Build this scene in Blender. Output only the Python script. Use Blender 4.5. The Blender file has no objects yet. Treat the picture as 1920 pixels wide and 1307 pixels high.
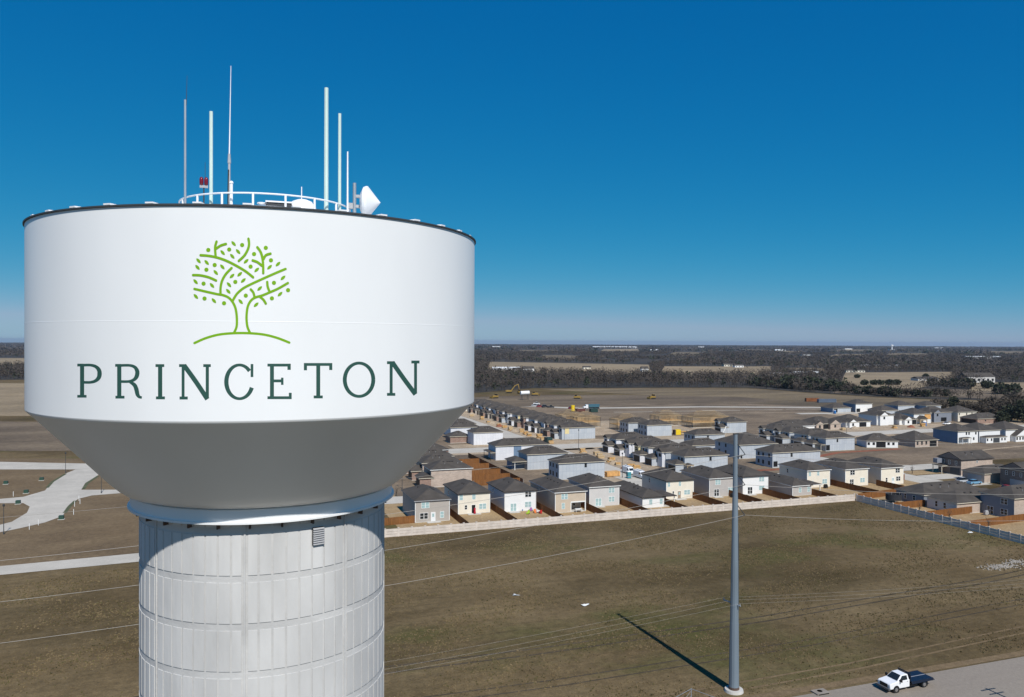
import bpy, math, random
import numpy as np
from mathutils import Vector, Matrix
random.seed(11); RNG = np.random.default_rng(7)
R = math.radians
sc = bpy.context.scene; COL = sc.collection

# ------------------------------------------------------------ camera
CH = 44.0; FPX = 1493.0
YAW, PITCH, ROLL = R(19.4), math.atan(13.5/FPX), 0.0042
_f = Vector((math.sin(YAW)*math.cos(PITCH), math.cos(YAW)*math.cos(PITCH), -math.sin(PITCH)))
_r = Vector((math.cos(YAW), -math.sin(YAW), 0)); _u = _r.cross(_f)
CR = _r*math.cos(ROLL)+_u*math.sin(ROLL); CU = -_r*math.sin(ROLL)+_u*math.cos(ROLL); CF = _f
cam = bpy.data.cameras.new('camera'); camo = bpy.data.objects.new('camera', cam); COL.objects.link(camo)
cam.sensor_width = 36; cam.lens = FPX/1920*36; cam.clip_start = .5; cam.clip_end = 90000
camo.matrix_world = Matrix((( CR.x, CU.x, -CF.x, 0), (CR.y, CU.y, -CF.y, 0), (CR.z, CU.z, -CF.z, CH), (0, 0, 0, 1)))
sc.camera = camo
# ------------------------------------------------------------ sky, sun, exposure
SUN_EL, SUN_AZ = R(47.0), R(1.6)                       # sun due south, a touch east
w = bpy.data.worlds.new('World'); sc.world = w; w.use_nodes = True
nt = w.node_tree; bg = nt.nodes['Background']
sky = nt.nodes.new('ShaderNodeTexSky'); sky.sky_type = 'NISHITA'; sky.sun_disc = False
sky.sun_elevation = SUN_EL; sky.sun_rotation = math.pi-SUN_AZ
sky.altitude = 200; sky.air_density = .5; sky.dust_density = .3; sky.ozone_density = 10.0
# colour response of the whole sky, the same in every direction: a deep polarised blue with a grey hazy rim
sp = nt.nodes.new('ShaderNodeSeparateColor'); cb = nt.nodes.new('ShaderNodeCombineColor'); nt.links.new(sky.outputs[0], sp.inputs[0])
for i, (ex, gn) in enumerate(((2.5, .15), (.68, 1.19), (.33, 2.5))):
    lo = nt.nodes.new('ShaderNodeMath'); lo.operation = 'MINIMUM'; lo.inputs[1].default_value = (3.1, 9, 14)[i]; nt.links.new(sp.outputs[i], lo.inputs[0])
    pw = nt.nodes.new('ShaderNodeMath'); pw.operation = 'POWER'; pw.inputs[1].default_value = ex; nt.links.new(lo.outputs[0], pw.inputs[0])
    ml = nt.nodes.new('ShaderNodeMath'); ml.operation = 'MULTIPLY'; ml.inputs[1].default_value = gn; nt.links.new(pw.outputs[0], ml.inputs[0]); nt.links.new(ml.outputs[0], cb.inputs[i])
nt.links.new(cb.outputs[0], bg.inputs[0]); bg.inputs[1].default_value = .12
sun = bpy.data.lights.new('sun', 'SUN'); sun.energy = 5.0; sun.angle = R(.53); sun.color = (1, .97, .925)
suno = bpy.data.objects.new('sun', sun); COL.objects.link(suno)
TO_SUN = Vector((math.sin(SUN_AZ)*math.cos(SUN_EL), -math.cos(SUN_AZ)*math.cos(SUN_EL), math.sin(SUN_EL)))
suno.rotation_euler = TO_SUN.to_track_quat('Z', 'Y').to_euler(); suno.location = (40, -60, 120)
vs = sc.view_settings; vs.view_transform = 'Standard'; vs.look = 'None'; vs.exposure = -.1; vs.gamma = 1

# ------------------------------------------------------------ survey helpers
def gz(x, y):
    r = math.hypot(x, y); return -((r-700)**2)/(2*6.37e6) if r > 700 else 0.0
def at(px, py, z=0.0):
    """point at height z seen at this place of the photograph (x east, y north)"""
    d = CF+CR*((px-960)/FPX)-CU*((py-653.5)/FPX); t = (z-CH)/d.z
    return Vector((d.x*t, d.y*t, z))
def pix(x, y, z):
    v = Vector((x, y, z-CH)); d = v.dot(CF); return 960+FPX*v.dot(CR)/d, 653.5-FPX*v.dot(CU)/d

# ------------------------------------------------------------ materials
MATS = {}
def mat(name, c, rough=.8, var=.12, scale=1.0, fine=0, bump=0, metal=0, spec=.3, c2=None, stretch=None, coord='Object'):
    if name in MATS: return MATS[name]
    m = bpy.data.materials.new(name); m.use_nodes = True; n = m.node_tree.nodes; l = m.node_tree.links
    b = n['Principled BSDF']; b.inputs['Roughness'].default_value = rough; b.inputs['Metallic'].default_value = metal
    b.inputs['Specular IOR Level'].default_value = spec
    tc = n.new('ShaderNodeTexCoord'); mp = n.new('ShaderNodeMapping'); l.new(tc.outputs[coord], mp.inputs[0])
    if stretch: mp.inputs['Scale'].default_value = stretch
    no = n.new('ShaderNodeTexNoise'); no.inputs['Scale'].default_value = scale; no.inputs['Detail'].default_value = 6
    l.new(mp.outputs[0], no.inputs[0])
    mx = n.new('ShaderNodeMix'); mx.data_type = 'RGBA'
    a, bb = (tuple(v*(1-var) for v in c), tuple(min(1, v*(1+var)) for v in c)) if c2 is None else (c, c2)
    mx.inputs[6].default_value = (*a, 1); mx.inputs[7].default_value = (*bb, 1)
    rp = n.new('ShaderNodeValToRGB'); rp.color_ramp.elements[0].position = .3; rp.color_ramp.elements[1].position = .7
    l.new(no.outputs[0], rp.inputs[0]); l.new(rp.outputs[0], mx.inputs[0]); l.new(mx.outputs[2], b.inputs['Base Color'])
    if bump:
        n2 = n.new('ShaderNodeTexNoise'); n2.inputs['Scale'].default_value = fine or scale*6; n2.inputs['Detail'].default_value = 5
        l.new(mp.outputs[0], n2.inputs[0]); bp = n.new('ShaderNodeBump'); bp.inputs['Strength'].default_value = bump; bp.inputs['Distance'].default_value = .1
        l.new(n2.outputs[0], bp.inputs['Height']); l.new(bp.outputs[0], b.inputs['Normal'])
    MATS[name] = m; return m
def brickmat(name, c1, c2, mortar, bw, bh, msize=.02, rough=.85, offset=.5, var=.25):
    m = mat(name, c1, rough, var, .6); n = m.node_tree.nodes; l = m.node_tree.links; b = n['Principled BSDF']
    tc = n.new('ShaderNodeTexCoord'); sp = n.new('ShaderNodeSeparateXYZ'); l.new(tc.outputs['Object'], sp.inputs[0])
    ad = n.new('ShaderNodeMath'); l.new(sp.outputs[0], ad.inputs[0]); l.new(sp.outputs[1], ad.inputs[1])
    cb = n.new('ShaderNodeCombineXYZ'); l.new(ad.outputs[0], cb.inputs[0]); l.new(sp.outputs[2], cb.inputs[1])
    br = n.new('ShaderNodeTexBrick'); br.offset = offset; br.inputs['Scale'].default_value = 1; br.inputs['Brick Width'].default_value = bw; br.inputs['Row Height'].default_value = bh
    br.inputs['Mortar Size'].default_value = msize; br.inputs['Color1'].default_value = (*c1, 1); br.inputs['Color2'].default_value = (*c2, 1); br.inputs['Mortar'].default_value = (*mortar, 1)
    l.new(cb.outputs[0], br.inputs[0])
    old = b.inputs['Base Color'].links[0].from_socket
    mx = n.new('ShaderNodeMix'); mx.data_type = 'RGBA'; mx.blend_type = 'MULTIPLY'; mx.inputs[0].default_value = .35
    l.new(br.outputs[0], mx.inputs[6]); l.new(old, mx.inputs[7]); l.new(br.outputs[0], b.inputs['Base Color'])
    n3 = n.new('ShaderNodeTexNoise'); n3.inputs['Scale'].default_value = .7; n3.inputs['Detail'].default_value = 5; l.new(tc.outputs['Object'], n3.inputs[0])
    hv = n.new('ShaderNodeHueSaturation'); mr = n.new('ShaderNodeMapRange'); mr.inputs[3].default_value = 1-var; mr.inputs[4].default_value = 1+var
    l.new(n3.outputs[0], mr.inputs[0]); l.new(mr.outputs[0], hv.inputs['Value']); l.new(br.outputs[0], hv.inputs['Color']); l.new(hv.outputs[0], b.inputs['Base Color'])
    return m
def groundmat(name, cols, s=(.012, .07, .9), stretch=(.45, 1, 1), bump=.6, green=None, tracks=0, grain=.3):
    """three tones mixed by noises of three sizes; optional green patches and wheel tracks"""
    m = bpy.data.materials.new(name); m.use_nodes = True; n = m.node_tree.nodes; l = m.node_tree.links; b = n['Principled BSDF']
    b.inputs['Roughness'].default_value = .95; b.inputs['Specular IOR Level'].default_value = .1
    tc = n.new('ShaderNodeTexCoord'); mp = n.new('ShaderNodeMapping'); mp.inputs['Scale'].default_value = stretch; l.new(tc.outputs['Object'], mp.inputs[0])
    def noise(sc_, lo, hi, det=7, off=0):
        no = n.new('ShaderNodeTexNoise'); no.inputs['Scale'].default_value = sc_; no.inputs['Detail'].default_value = det; no.inputs['Roughness'].default_value = .62
        m2 = n.new('ShaderNodeMapping'); m2.inputs['Location'].default_value = (off*31.7, off*17.3, 0); l.new(mp.outputs[0], m2.inputs[0]); l.new(m2.outputs[0], no.inputs[0])
        mr = n.new('ShaderNodeMapRange'); mr.inputs[1].default_value = lo; mr.inputs[2].default_value = hi; l.new(no.outputs[0], mr.inputs[0]); return mr.outputs[0]
    def mix(fac, a, c):
        x = n.new('ShaderNodeMix'); x.data_type = 'RGBA'; l.new(fac, x.inputs[0])
        for i, v in ((6, a), (7, c)):
            if isinstance(v, tuple): x.inputs[i].default_value = (*v, 1)
            else: l.new(v, x.inputs[i])
        return x.outputs[2]
    c = mix(noise(s[0], .40, .62), cols[0], cols[1])
    c = mix(noise(s[1], .42, .78, 8, 1), c, cols[2])
    if green: c = mix(noise(.032, .54, .70, 6, 2), c, green)
    if tracks:
        wv = n.new('ShaderNodeTexWave'); wv.wave_type = 'BANDS'; wv.bands_direction = 'Y'; wv.inputs['Scale'].default_value = .11; wv.inputs['Distortion'].default_value = 5; wv.inputs['Detail'].default_value = 4; wv.inputs['Detail Scale'].default_value = .6
        l.new(mp.outputs[0], wv.inputs[0]); mr = n.new('ShaderNodeMapRange'); mr.inputs[1].default_value = .82; mr.inputs[2].default_value = 1; mr.inputs[4].default_value = tracks; l.new(wv.outputs['Fac'], mr.inputs[0])
        mu = n.new('ShaderNodeMath'); mu.operation = 'MULTIPLY'; l.new(mr.outputs[0], mu.inputs[0]); l.new(noise(.02, .42, .6, 4, 5), mu.inputs[1])
        c = mix(mu.outputs[0], c, tuple(v*.55 for v in cols[0]))
    hv = n.new('ShaderNodeHueSaturation'); mr = n.new('ShaderNodeMapRange'); mr.inputs[1].default_value = .3; mr.inputs[2].default_value = .7; mr.inputs[3].default_value = 1-grain*.93; mr.inputs[4].default_value = 1+grain*.93
    no = n.new('ShaderNodeTexNoise'); no.inputs['Scale'].default_value = s[2]; no.inputs['Detail'].default_value = 8; no.inputs['Roughness'].default_value = .7; l.new(tc.outputs['Object'], no.inputs[0])
    l.new(no.outputs[0], mr.inputs[0]); l.new(mr.outputs[0], hv.inputs['Value']); l.new(c, hv.inputs['Color'])
    nf = n.new('ShaderNodeTexNoise'); nf.inputs['Scale'].default_value = s[2]*5; nf.inputs['Detail'].default_value = 4; nf.inputs['Roughness'].default_value = .8; l.new(tc.outputs['Object'], nf.inputs[0])
    m4 = n.new('ShaderNodeMapRange'); m4.inputs[1].default_value = .3; m4.inputs[2].default_value = .7; m4.inputs[3].default_value = 1-grain; m4.inputs[4].default_value = 1+grain; l.new(nf.outputs[0], m4.inputs[0])
    h2 = n.new('ShaderNodeHueSaturation'); l.new(m4.outputs[0], h2.inputs['Value']); l.new(hv.outputs[0], h2.inputs['Color']); l.new(h2.outputs[0], b.inputs['Base Color'])
    bp = n.new('ShaderNodeBump'); bp.inputs['Strength'].default_value = bump; bp.inputs['Distance'].default_value = .25; l.new(no.outputs[0], bp.inputs['Height']); l.new(bp.outputs[0], b.inputs['Normal'])
    MATS[name] = m; return m

# ------------------------------------------------------------ mesh helpers
class MB:
    def __init__(s): s.v = []; s.f = []
    def box(s, x0, x1, y0, y1, z0, z1):
        i = len(s.v); s.v += [(x0,y0,z0),(x1,y0,z0),(x1,y1,z0),(x0,y1,z0),(x0,y0,z1),(x1,y0,z1),(x1,y1,z1),(x0,y1,z1)]
        s.f += [(i,i+3,i+2,i+1),(i+4,i+5,i+6,i+7),(i,i+1,i+5,i+4),(i+1,i+2,i+6,i+5),(i+2,i+3,i+7,i+6),(i+3,i,i+4,i+7)]; return s
    def poly(s, pts):
        i = len(s.v); s.v += [tuple(p) for p in pts]; s.f.append(tuple(range(i, i+len(pts)))); return s
    def prism(s, pts, axis, a, b):
        """polygon pts (2-D) extruded along axis x|y|z from a to b"""
        def P(p, t): return {'x': (t, p[0], p[1]), 'y': (p[0], t, p[1]), 'z': (p[0], p[1], t)}[axis]
        k = len(pts); i = len(s.v); s.v += [P(p, a) for p in pts]+[P(p, b) for p in pts]
        s.f += [tuple(range(i, i+k))[::-1], tuple(range(i+k, i+2*k))]
        for j in range(k): s.f.append((i+j, i+(j+1) % k, i+k+(j+1) % k, i+k+j))
        return s
    def tube(s, p0, p1, r0, r1=None, n=8, caps=True):
        r1 = r0 if r1 is None else r1; p0, p1 = Vector(p0), Vector(p1); d = (p1-p0).normalized()
        a = d.orthogonal().normalized(); b = d.cross(a); i = len(s.v)
        for p, r in ((p0, r0), (p1, r1)):
            for k in range(n):
                t = 2*math.pi*(k+.5)/n; q = p+a*(r*math.cos(t))+b*(r*math.sin(t)); s.v.append(tuple(q))
        for k in range(n): s.f.append((i+k, i+(k+1) % n, i+n+(k+1) % n, i+n+k))
        if caps: s.f += [tuple(range(i, i+n))[::-1], tuple(range(i+n, i+2*n))]
        return s
    def path(s, pts, r, n=5):
        for a, b in zip(pts[:-1], pts[1:]): s.tube(a, b, r, r, n, False)
        return s
    def lathe(s, prof, n=64, a0=0., a1=2*math.pi, c=(0, 0)):
        full = abs(a1-a0-2*math.pi) < 1e-6; m = n if full else n+1; i = len(s.v)
        for k in range(m):
            t = a0+(a1-a0)*k/n
            for r, z in prof: s.v.append((c[0]+r*math.sin(t), c[1]-r*math.cos(t), z))
        q = len(prof)
        for k in range(n):
            k2 = (k+1) % m
            for j in range(q-1): s.f.append((i+k*q+j, i+k2*q+j, i+k2*q+j+1, i+k*q+j+1))
        return s
    def mesh(s, name, org=(0, 0, 0), smooth=False):
        me = bpy.data.meshes.new(name); me.from_pydata([(v[0]-org[0], v[1]-org[1], v[2]-org[2]) for v in s.v], [], s.f); me.update()
        if smooth:
            for p in me.polygons: p.use_smooth = True
        return me
def link(name, me, m, parent=None, loc=(0, 0, 0), rz=0):
    o = bpy.data.objects.new(name, me); COL.objects.link(o)
    if m is not None and me is not None and not me.materials: me.materials.append(m)
    if parent is not None: o.parent = parent
    o.location = loc; o.rotation_euler = (0, 0, rz); return o
def part(name, mb, m, parent, org=(0, 0, 0), smooth=False): return link(name, mb.mesh(name, org, smooth), m, parent)
def tag(o, label, cat, group=None):
    o['label'] = label; o['category'] = cat
    if group: o['group'] = group
    return o
def thing(name, label, cat, loc=(0, 0, 0), rz=0, group=None):
    o = bpy.data.objects.new(name, None); COL.objects.link(o); o.location = loc; o.rotation_euler = (0, 0, rz); o.empty_display_size = .3
    return tag(o, label, cat, group)
def struct(name, mb, m, kind='structure', smooth=False):
    o = link(name, mb.mesh(name, (0, 0, 0), smooth), m); o['kind'] = kind; return o
def sheet(name, pts, z, m):
    return struct(name, MB().poly([(p[0], p[1], z+gz(p[0], p[1])) for p in pts]), m)
def rect(name, e0, e1, n0, n1, z, m): return sheet(name, [(e0, n0), (e1, n0), (e1, n1), (e0, n1)], z, m)
def strip(name, pts, wid, z, m):
    mb = MB(); P = [Vector((p[0], p[1])) for p in pts]; L = []; Rr = []
    for i, p in enumerate(P):
        d = (P[min(i+1, len(P)-1)]-P[max(i-1, 0)]).normalized(); nrm = Vector((-d.y, d.x)); L.append(p+nrm*wid/2); Rr.append(p-nrm*wid/2)
    for i in range(len(P)-1): mb.poly([(q.x, q.y, z+gz(q.x, q.y)) for q in (Rr[i], Rr[i+1], L[i+1], L[i])])
    return struct(name, mb, m)

# base palette
white = mat('white_paint', (.80, .80, .79), .45, .03, .15, spec=.4)
tankw = mat('tank_paint', (.82, .825, .82), .38, .04, .22, spec=.45, stretch=(1, 1, .35))
steel_dark = mat('dark_trim', (.05, .055, .06), .6, .1, 1)
conc = mat('concrete', (.52, .505, .475), .85, .12, .5, 8, .15)
conc_p = mat('pedestal_concrete', (.55, .54, .525), .85, .17, .55, 5, .12, stretch=(1, 1, .3))
conc_d = mat('pedestal_band_concrete', (.53, .52, .505), .88, .12, .5, 5, .15)
galv = mat('galvanised_steel', (.33, .37, .41), .45, .1, .8, metal=.3, spec=.5)
rust = mat('brown_steel', (.10, .065, .05), .8, .2, 1)
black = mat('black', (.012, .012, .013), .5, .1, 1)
rubber = mat('rubber', (.02, .02, .02), .8, .1, 2)
glass = mat('dark_glass', (.015, .02, .024), .12, .1, 1, spec=.6)
blind_sky = mat('blinds_with_sky_tint', (.33, .46, .46), .25, .12, 2, spec=.6)  # pale teal: blinds with the sky's reflection put into the colour
wirem = mat('wire', (.36, .33, .29), .5, .05, 1)
fibre = mat('pale_green_fibreglass', (.55, .68, .62), .5, .05, 1)
whitem = mat('white_metal', (.82, .82, .82), .4, .03, 1)
greymet = mat('grey_metal', (.42, .42, .43), .45, .08, 1, metal=.2)
redglass = mat('red_lens', (.16, .008, .016), .2, .1, 2, spec=.6)

# ============================================================ the ground
g_field = groundmat('dry_field', ((.128, .089, .044), (.068, .049, .022), (.205, .150, .080)), (.026, .045, .7), (.62, 1, 1), .9, (.078, .076, .024), .25)
g_field2 = groundmat('worn_track', ((.075, .058, .040), (.05, .04, .028), (.11, .085, .056)), (.022, .12, .7), (.5, 1, 1), .8)
g_dirt = groundmat('bare_dirt', ((.185, .138, .095), (.12, .092, .067), (.275, .208, .14)), (.03, .08, .6), (.6, 1, 1), .6)
g_dust = groundmat('dusty_building_soil', ((.40, .30, .20), (.30, .23, .16), (.46, .38, .28)), (.05, .2, 1.2), (1, 1, 1), .6)
g_dark = groundmat('turned_soil', ((.10, .076, .055), (.15, .114, .08), (.235, .18, .12)), (.02, .035, .4), (.25, 1, 1), .8)
g_yard = groundmat('dormant_lawn', ((.34, .235, .125), (.29, .20, .11), (.40, .29, .165)), (.06, .2, 1.5), (1, 1, 1), .35)
g_lot = groundmat('brown_lot', ((.165, .115, .065), (.13, .092, .055), (.215, .155, .09)), (.02, .08, .9), (.6, 1, 1), .5)
g_tan = groundmat('tan_pasture', ((.27, .205, .13), (.20, .155, .10), (.34, .262, .165)), (.006, .03, .3), (.4, 1, 1), .3)
g_mead = groundmat('winter_meadow', ((.155, .118, .074), (.105, .082, .056), (.27, .205, .122)), (.012, .03, .35), (.22, 1, 1), .3)
g_wood = groundmat('woodland_floor', ((.055, .049, .044), (.042, .04, .037), (.075, .064, .052)), (.002, .01, .08), (.35, 1, 1), .3)
g_road = groundmat('road_surface', ((.25, .213, .175), (.22, .188, .156), (.29, .25, .205)), (.05, .12, 2), (.15, 1, 1), .1, grain=.12)
g_conc = groundmat('street_concrete', ((.47, .43, .37), (.42, .385, .33), (.54, .495, .425)), (.06, .2, 1.5), (1, 1, 1), .06, grain=.07)

mb = MB(); radii = [0, 60, 110, 160, 220, 300, 400, 550, 700, 900, 1200, 1600, 2100, 2800, 3800, 5000, 6500, 8500, 11000, 14000, 18000, 23000, 29000]
NA = 96; mb.v.append((0, 0, 0))
for r in radii[1:]:
    for k in range(NA): a = 2*math.pi*k/NA; x, y = r*math.sin(a), r*math.cos(a); mb.v.append((x, y, gz(x, y)))
for k in range(NA): mb.f.append((0, 1+(k+1) % NA, 1+k))
for j in range(len(radii)-2):
    for k in range(NA): a, b = 1+j*NA, 1+(j+1)*NA; mb.f.append((a+k, a+(k+1) % NA, b+(k+1) % NA, b+k))
struct('ground', mb, g_field)

def ring_sheet(name, r0, r1, a0, a1, z, m, nr=14, na=40):
    mb = MB()
    for i in range(nr+1):
        r = r0*(r1/r0)**(i/nr)
        for k in range(na+1): a = a0+(a1-a0)*k/na; x, y = r*math.sin(a), r*math.cos(a); mb.v.append((x, y, gz(x, y)+z))
    for i in range(nr):
        for k in range(na): p = i*(na+1)+k; mb.f.append((p, p+1, p+na+2, p+na+1))
    return struct(name, mb, m)
def hill(px, py): p = at(px, py); return (p.x, p.y)
# woods floor beyond the open land, from the line where the trees begin
front = [(-300, 716), (44, 712), (500, 735), (890, 737), (1000, 728), (1250, 727), (1400, 727), (1500, 735), (1640, 744), (1760, 749), (1920, 752), (2300, 756)]
mb = MB(); n0 = len(front)
lay = [front, [(x, 700+(x-960)*.0042) for x, y in front], [(x, 675+(x-960)*.0042) for x, y in front], [(x, 660+(x-960)*.0042) for x, y in front], [(x, 652+(x-960)*.0042) for x, y in front], [(x, 648+(x-960)*.0042) for x, y in front]]
for L in lay:
    for x, y in L: p = at(x, y); mb.v.append((p.x, p.y, gz(p.x, p.y)+.12))
for j in range(len(lay)-1):
    for i in range(n0-1): a = j*n0+i; mb.f.append((a, a+1, a+n0+1, a+n0))
struct('woodland_floor', mb, g_wood)
for nm, zz, mm, pts in [
    ('pasture', .3, g_tan, [(912, 699), (1000, 700), (1100, 702), (1225, 704), (1216, 684), (1070, 681), (918, 678.5)]),
    ('pasture', .3, g_tan, [(1235, 705), (1330, 706), (1410, 705), (1446, 701), (1446, 687), (1400, 687.5), (1246, 687)]),
    ('pasture', .3, g_tan, [(1120, 662), (1200, 662), (1196, 654), (1132, 654.5)]),
    ('pasture', .3, g_tan, [(1575, 722), (1640, 727), (1720, 729), (1790, 712), (1790, 697.5), (1680, 698), (1585, 699)]),
    ('pasture', .3, g_tan, [(1815, 734), (1990, 736), (1990, 717), (1830, 718)]),
    ('pasture', .3, g_tan, [(1440, 662), (1500, 663), (1498, 658), (1450, 657.5)]),
    ('pasture', .3, g_tan, [(1550, 669), (1640, 669), (1630, 664), (1570, 664)]),
    ('pasture', .3, g_tan, [(-250, 690), (43, 690), (300, 690), (300, 672), (-250, 671)]),
    ('fallow_field', .22, g_dark, [(1560, 737), (1850, 748), (1990, 750), (1990, 735), (1720, 729), (1600, 725)]),
    ('meadow', .06, g_mead, [(1290, 745), (1400, 757), (1560, 763), (1700, 775), (2000, 790), (2300, 800), (2300, 757), (1920, 753), (1760, 750), (1640, 745.5), (1500, 736), (1400, 728.5), (1200, 728.5), (1010, 729.5), (1100, 735)]),
    ('turned_earth', .09, g_dark, [(880, 766), (1000, 762), (1200, 757), (1400, 757), (1470, 751), (1380, 744), (1180, 741), (1000, 741), (890, 745)]),
    ('turned_earth', .07, g_dark, [(-200, 846), (140, 846), (140, 792), (-200, 788)]),
    ('pasture', .08, g_tan, [(-200, 780), (300, 780), (300, 722), (-200, 716)])]:
    sheet(nm, [hill(*p) for p in pts], zz, mm)

FARF = [(1005, 1080, 666, 674), (1250, 1320, 660, 667), (1655, 1745, 662, 669), (1845, 1925, 658, 664), (1455, 1545, 690, 700), (960, 1050, 656, 661), (1380, 1440, 655, 659), (1560, 1650, 655, 659)]
for x0, x1, y0, y1 in FARF: sheet('pasture', [hill(*p) for p in [(x0, y1), (x1-8, y1+.6), (x1+9, y0+1.5), (x1-20, y0), (x0+14, y0-.3)]], .28, g_mead)
# building land, lots, streets
rect('building_site_soil', 44, 420, 223, 520, .015, g_dirt)
rect('backyard_lawn', 37, 163.5, 177.3, 213, .02, g_yard)
rect('backyard_lawn', 164.4, 206, 96, 212, .02, g_yard)
rect('yard_soil', 44, 117, 223.4, 300, .03, g_dirt)
rect('lawn', 30, 44, 222, 330, .03, g_yard)
rect('dusty_lot', 127.5, 141, 224, 300, .035, g_dust)
rect('dusty_lot', 113, 117, 224, 480, .035, g_dust)
rect('dusty_lot', 127.5, 139, 314, 480, .035, g_dust)
rect('dusty_lot', 80, 300, 296, 301, .035, g_dust)
rect('dusty_lot', 86, 230, 314.2, 326, .033, g_dust)
rect('dusty_lot', 196, 226, 262, 300, .033, g_dust)
rect('dusty_lot', 155, 232, 338, 400, .031, g_dust)
rect('dusty_lot', 246, 410, 314.2, 333, .033, g_dust)
rect('dusty_lot', 345, 395, 372, 402, .033, g_dust)
rect('street', 20, 262, 213, 222.5, .045, g_conc)
rect('street', 117.2, 127.3, 222.6, 520, .045, g_conc)
rect('street', 60, 117.1, 301, 314, .045, g_conc)
rect('street', 127.4, 430, 301, 314, .045, g_conc)
rect('street', 204, 214, 150, 212.9, .045, g_conc)
rect('street', 204, 214, 222.6, 300.9, .045, g_conc)
rect('street', 30, 41, 222.6, 330, .05, g_conc)
strip('street', [(215, 480), (300, 467), (365, 444), (470, 400)], 8, .05, g_conc)
strip('street', [(127, 520), (190, 505), (215, 481)], 9, .052, g_conc)
strip('street', [(330, 405), (372, 398), (420, 372), (470, 360)], 8, .05, g_conc)
for k in range(5): strip('silt_strip', [(225+k*30, 447-k*3), (250+k*30, 443-k*3.6)], 1.6, .055, g_conc)
strip('sandy_strip', [(240, 430), (330, 414), (380, 402)], 1.8, .054, g_dust)
strip('sandy_strip', [(270, 240), (300, 246), (350, 252)], 1.6, .05, g_dust)
strip('red_clay_strip', [(204, 246), (228, 256.5), (262, 258)], 3, .05, mat('red_clay', (.24, .085, .045), .95, .25, .4))
strip('red_clay_strip', [(160, 229.5), (180, 229), (201, 230)], 3, .05, MATS['red_clay'])
rect('driveway', 214.1, 229, 196, 204, .05, g_conc); rect('driveway', 214.1, 224, 184, 190, .05, g_conc); rect('driveway', 214.1, 226, 172, 178, .05, g_conc)
rect('verge_lawn', 214.3, 228, 205, 212, .05, g_yard); rect('lawn', 228, 260, 160, 212, .03, g_yard)
# main road along the bottom
rect('road', -140, 420, 52, 81.2, .03, g_road)
strip('verge', [(-140, 83), (60, 82.6), (100, 82.2), (160, 82.4), (420, 82)], 1.3, .012, g_lot)
for yy, ww in ((84.6, .35), (86.5, .35), (93.5, .3), (95.4, .3), (104, .4), (106, .4)): strip('wheel_track', [(-60, yy+2.5), (0, yy+1.2), (40, yy), (80, yy+.8), (130, yy+4.5), (164, yy+9)], ww, .008, g_lot if yy < 90 else g_field2)
# the empty subdivision left of the tower
lots = [hill(*p) for p in [(-160, 860), (330, 860), (330, 1036), (255, 1043), (-120, 1076)]]
sheet('empty_lots', lots, .02, g_lot)
def lt(x, y): return hill(x*.3672, 630+y*.3672)
sheet('street', [lt(*p) for p in [(-500, 682), (380, 682), (900, 668), (900, 655), (430, 652), (0, 643), (-500, 637)]], .05, g_conc)
sheet('street', [lt(*p) for p in [(-200, 1030), (0, 1003), (100, 983), (230, 953), (320, 920), (350, 870), (400, 832), (470, 815), (620, 803), (1100, 800), (1100, 783), (520, 786), (415, 786), (435, 752), (500, 712), (520, 676), (385, 683), (330, 705), (262, 750), (230, 790), (120, 822), (0, 833), (-200, 840), (-200, 862), (0, 855), (118, 854), (152, 872), (138, 903), (60, 950), (0, 965), (-200, 985)]], .056, g_conc)
strip('grass_verge', [lt(425, 783), lt(445, 752), lt(500, 716)], .9, .062, mat('green_verge', (.085, .092, .045), .95, .3, .5))
strip('grass_verge', [lt(240, 776), lt(268, 745), lt(335, 704)], .9, .062, MATS['green_verge'])
strip('grass_verge', [lt(330, 905), lt(355, 870), lt(385, 842)], .9, .062, MATS['green_verge'])
sheet('footpath', [hill(*p) for p in [(-160, 1098), (0, 1078.5), (255, 1054), (420, 1037), (420, 1024), (255, 1038), (0, 1062), (-160, 1080)]], .05, g_conc)

# ============================================================ the water tower
TA, TD = R(2.3), 37.0
TX, TY = TD*math.sin(TA), TD*math.cos(TA)
ZC = CH; RT = 9.19
tower = thing('water_tower', 'huge white water tower tank with green tree emblem on ribbed concrete column', 'water tower', (TX, TY, 0))
TO = (0, 0, 0)       # tower parts are built round the tower's own axis
NS = 512
shell_u = MB().lathe([(RT, ZC+.62), (RT, ZC+4.40)], NS); shell_l = MB().lathe([(RT+.004, ZC-2.68), (RT+.004, ZC+.60)], NS)
part('upper_shell_course', shell_u, tankw, tower, TO, True); part('lower_shell_course', shell_l, tankw, tower, TO, True)
part('weld_seam', MB().lathe([(RT, ZC+.635), (RT+.0045, ZC+.618), (RT+.0045, ZC+.612), (RT, ZC+.595)], NS), tankw, tower, TO, True)
part('tank_cone', MB().lathe([(RT+.004, ZC-2.68), (RT-.012, ZC-2.73), (RT-.045, ZC-2.77), (9.08, ZC-2.83), (8.88, ZC-3.03), (7.22, ZC-4.80), (6.32, ZC-5.78), (6.0, ZC-6.08), (5.76, ZC-6.26), (5.44, ZC-6.36)], 256), tankw, tower, TO, True)
part('base_ring', MB().lathe([(5.40, ZC-6.36), (5.50, ZC-6.40), (5.50, ZC-6.84), (5.60, ZC-6.86), (5.60, ZC-6.93), (5.0, ZC-6.95)], 256), tankw, tower, TO)
roof = part('tank_roof', MB().lathe([(RT-.02, ZC+4.40), (RT-.02, ZC+4.48), (3.6, ZC+4.80), (.01, ZC+4.98)], 256), tankw, tower, TO, True)
part('roof_rim', MB().lathe([(RT, ZC+4.41), (RT+.06, ZC+4.412), (RT+.062, ZC+4.465), (RT-.02, ZC+4.485)], NS), steel_dark, tower, TO)
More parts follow.
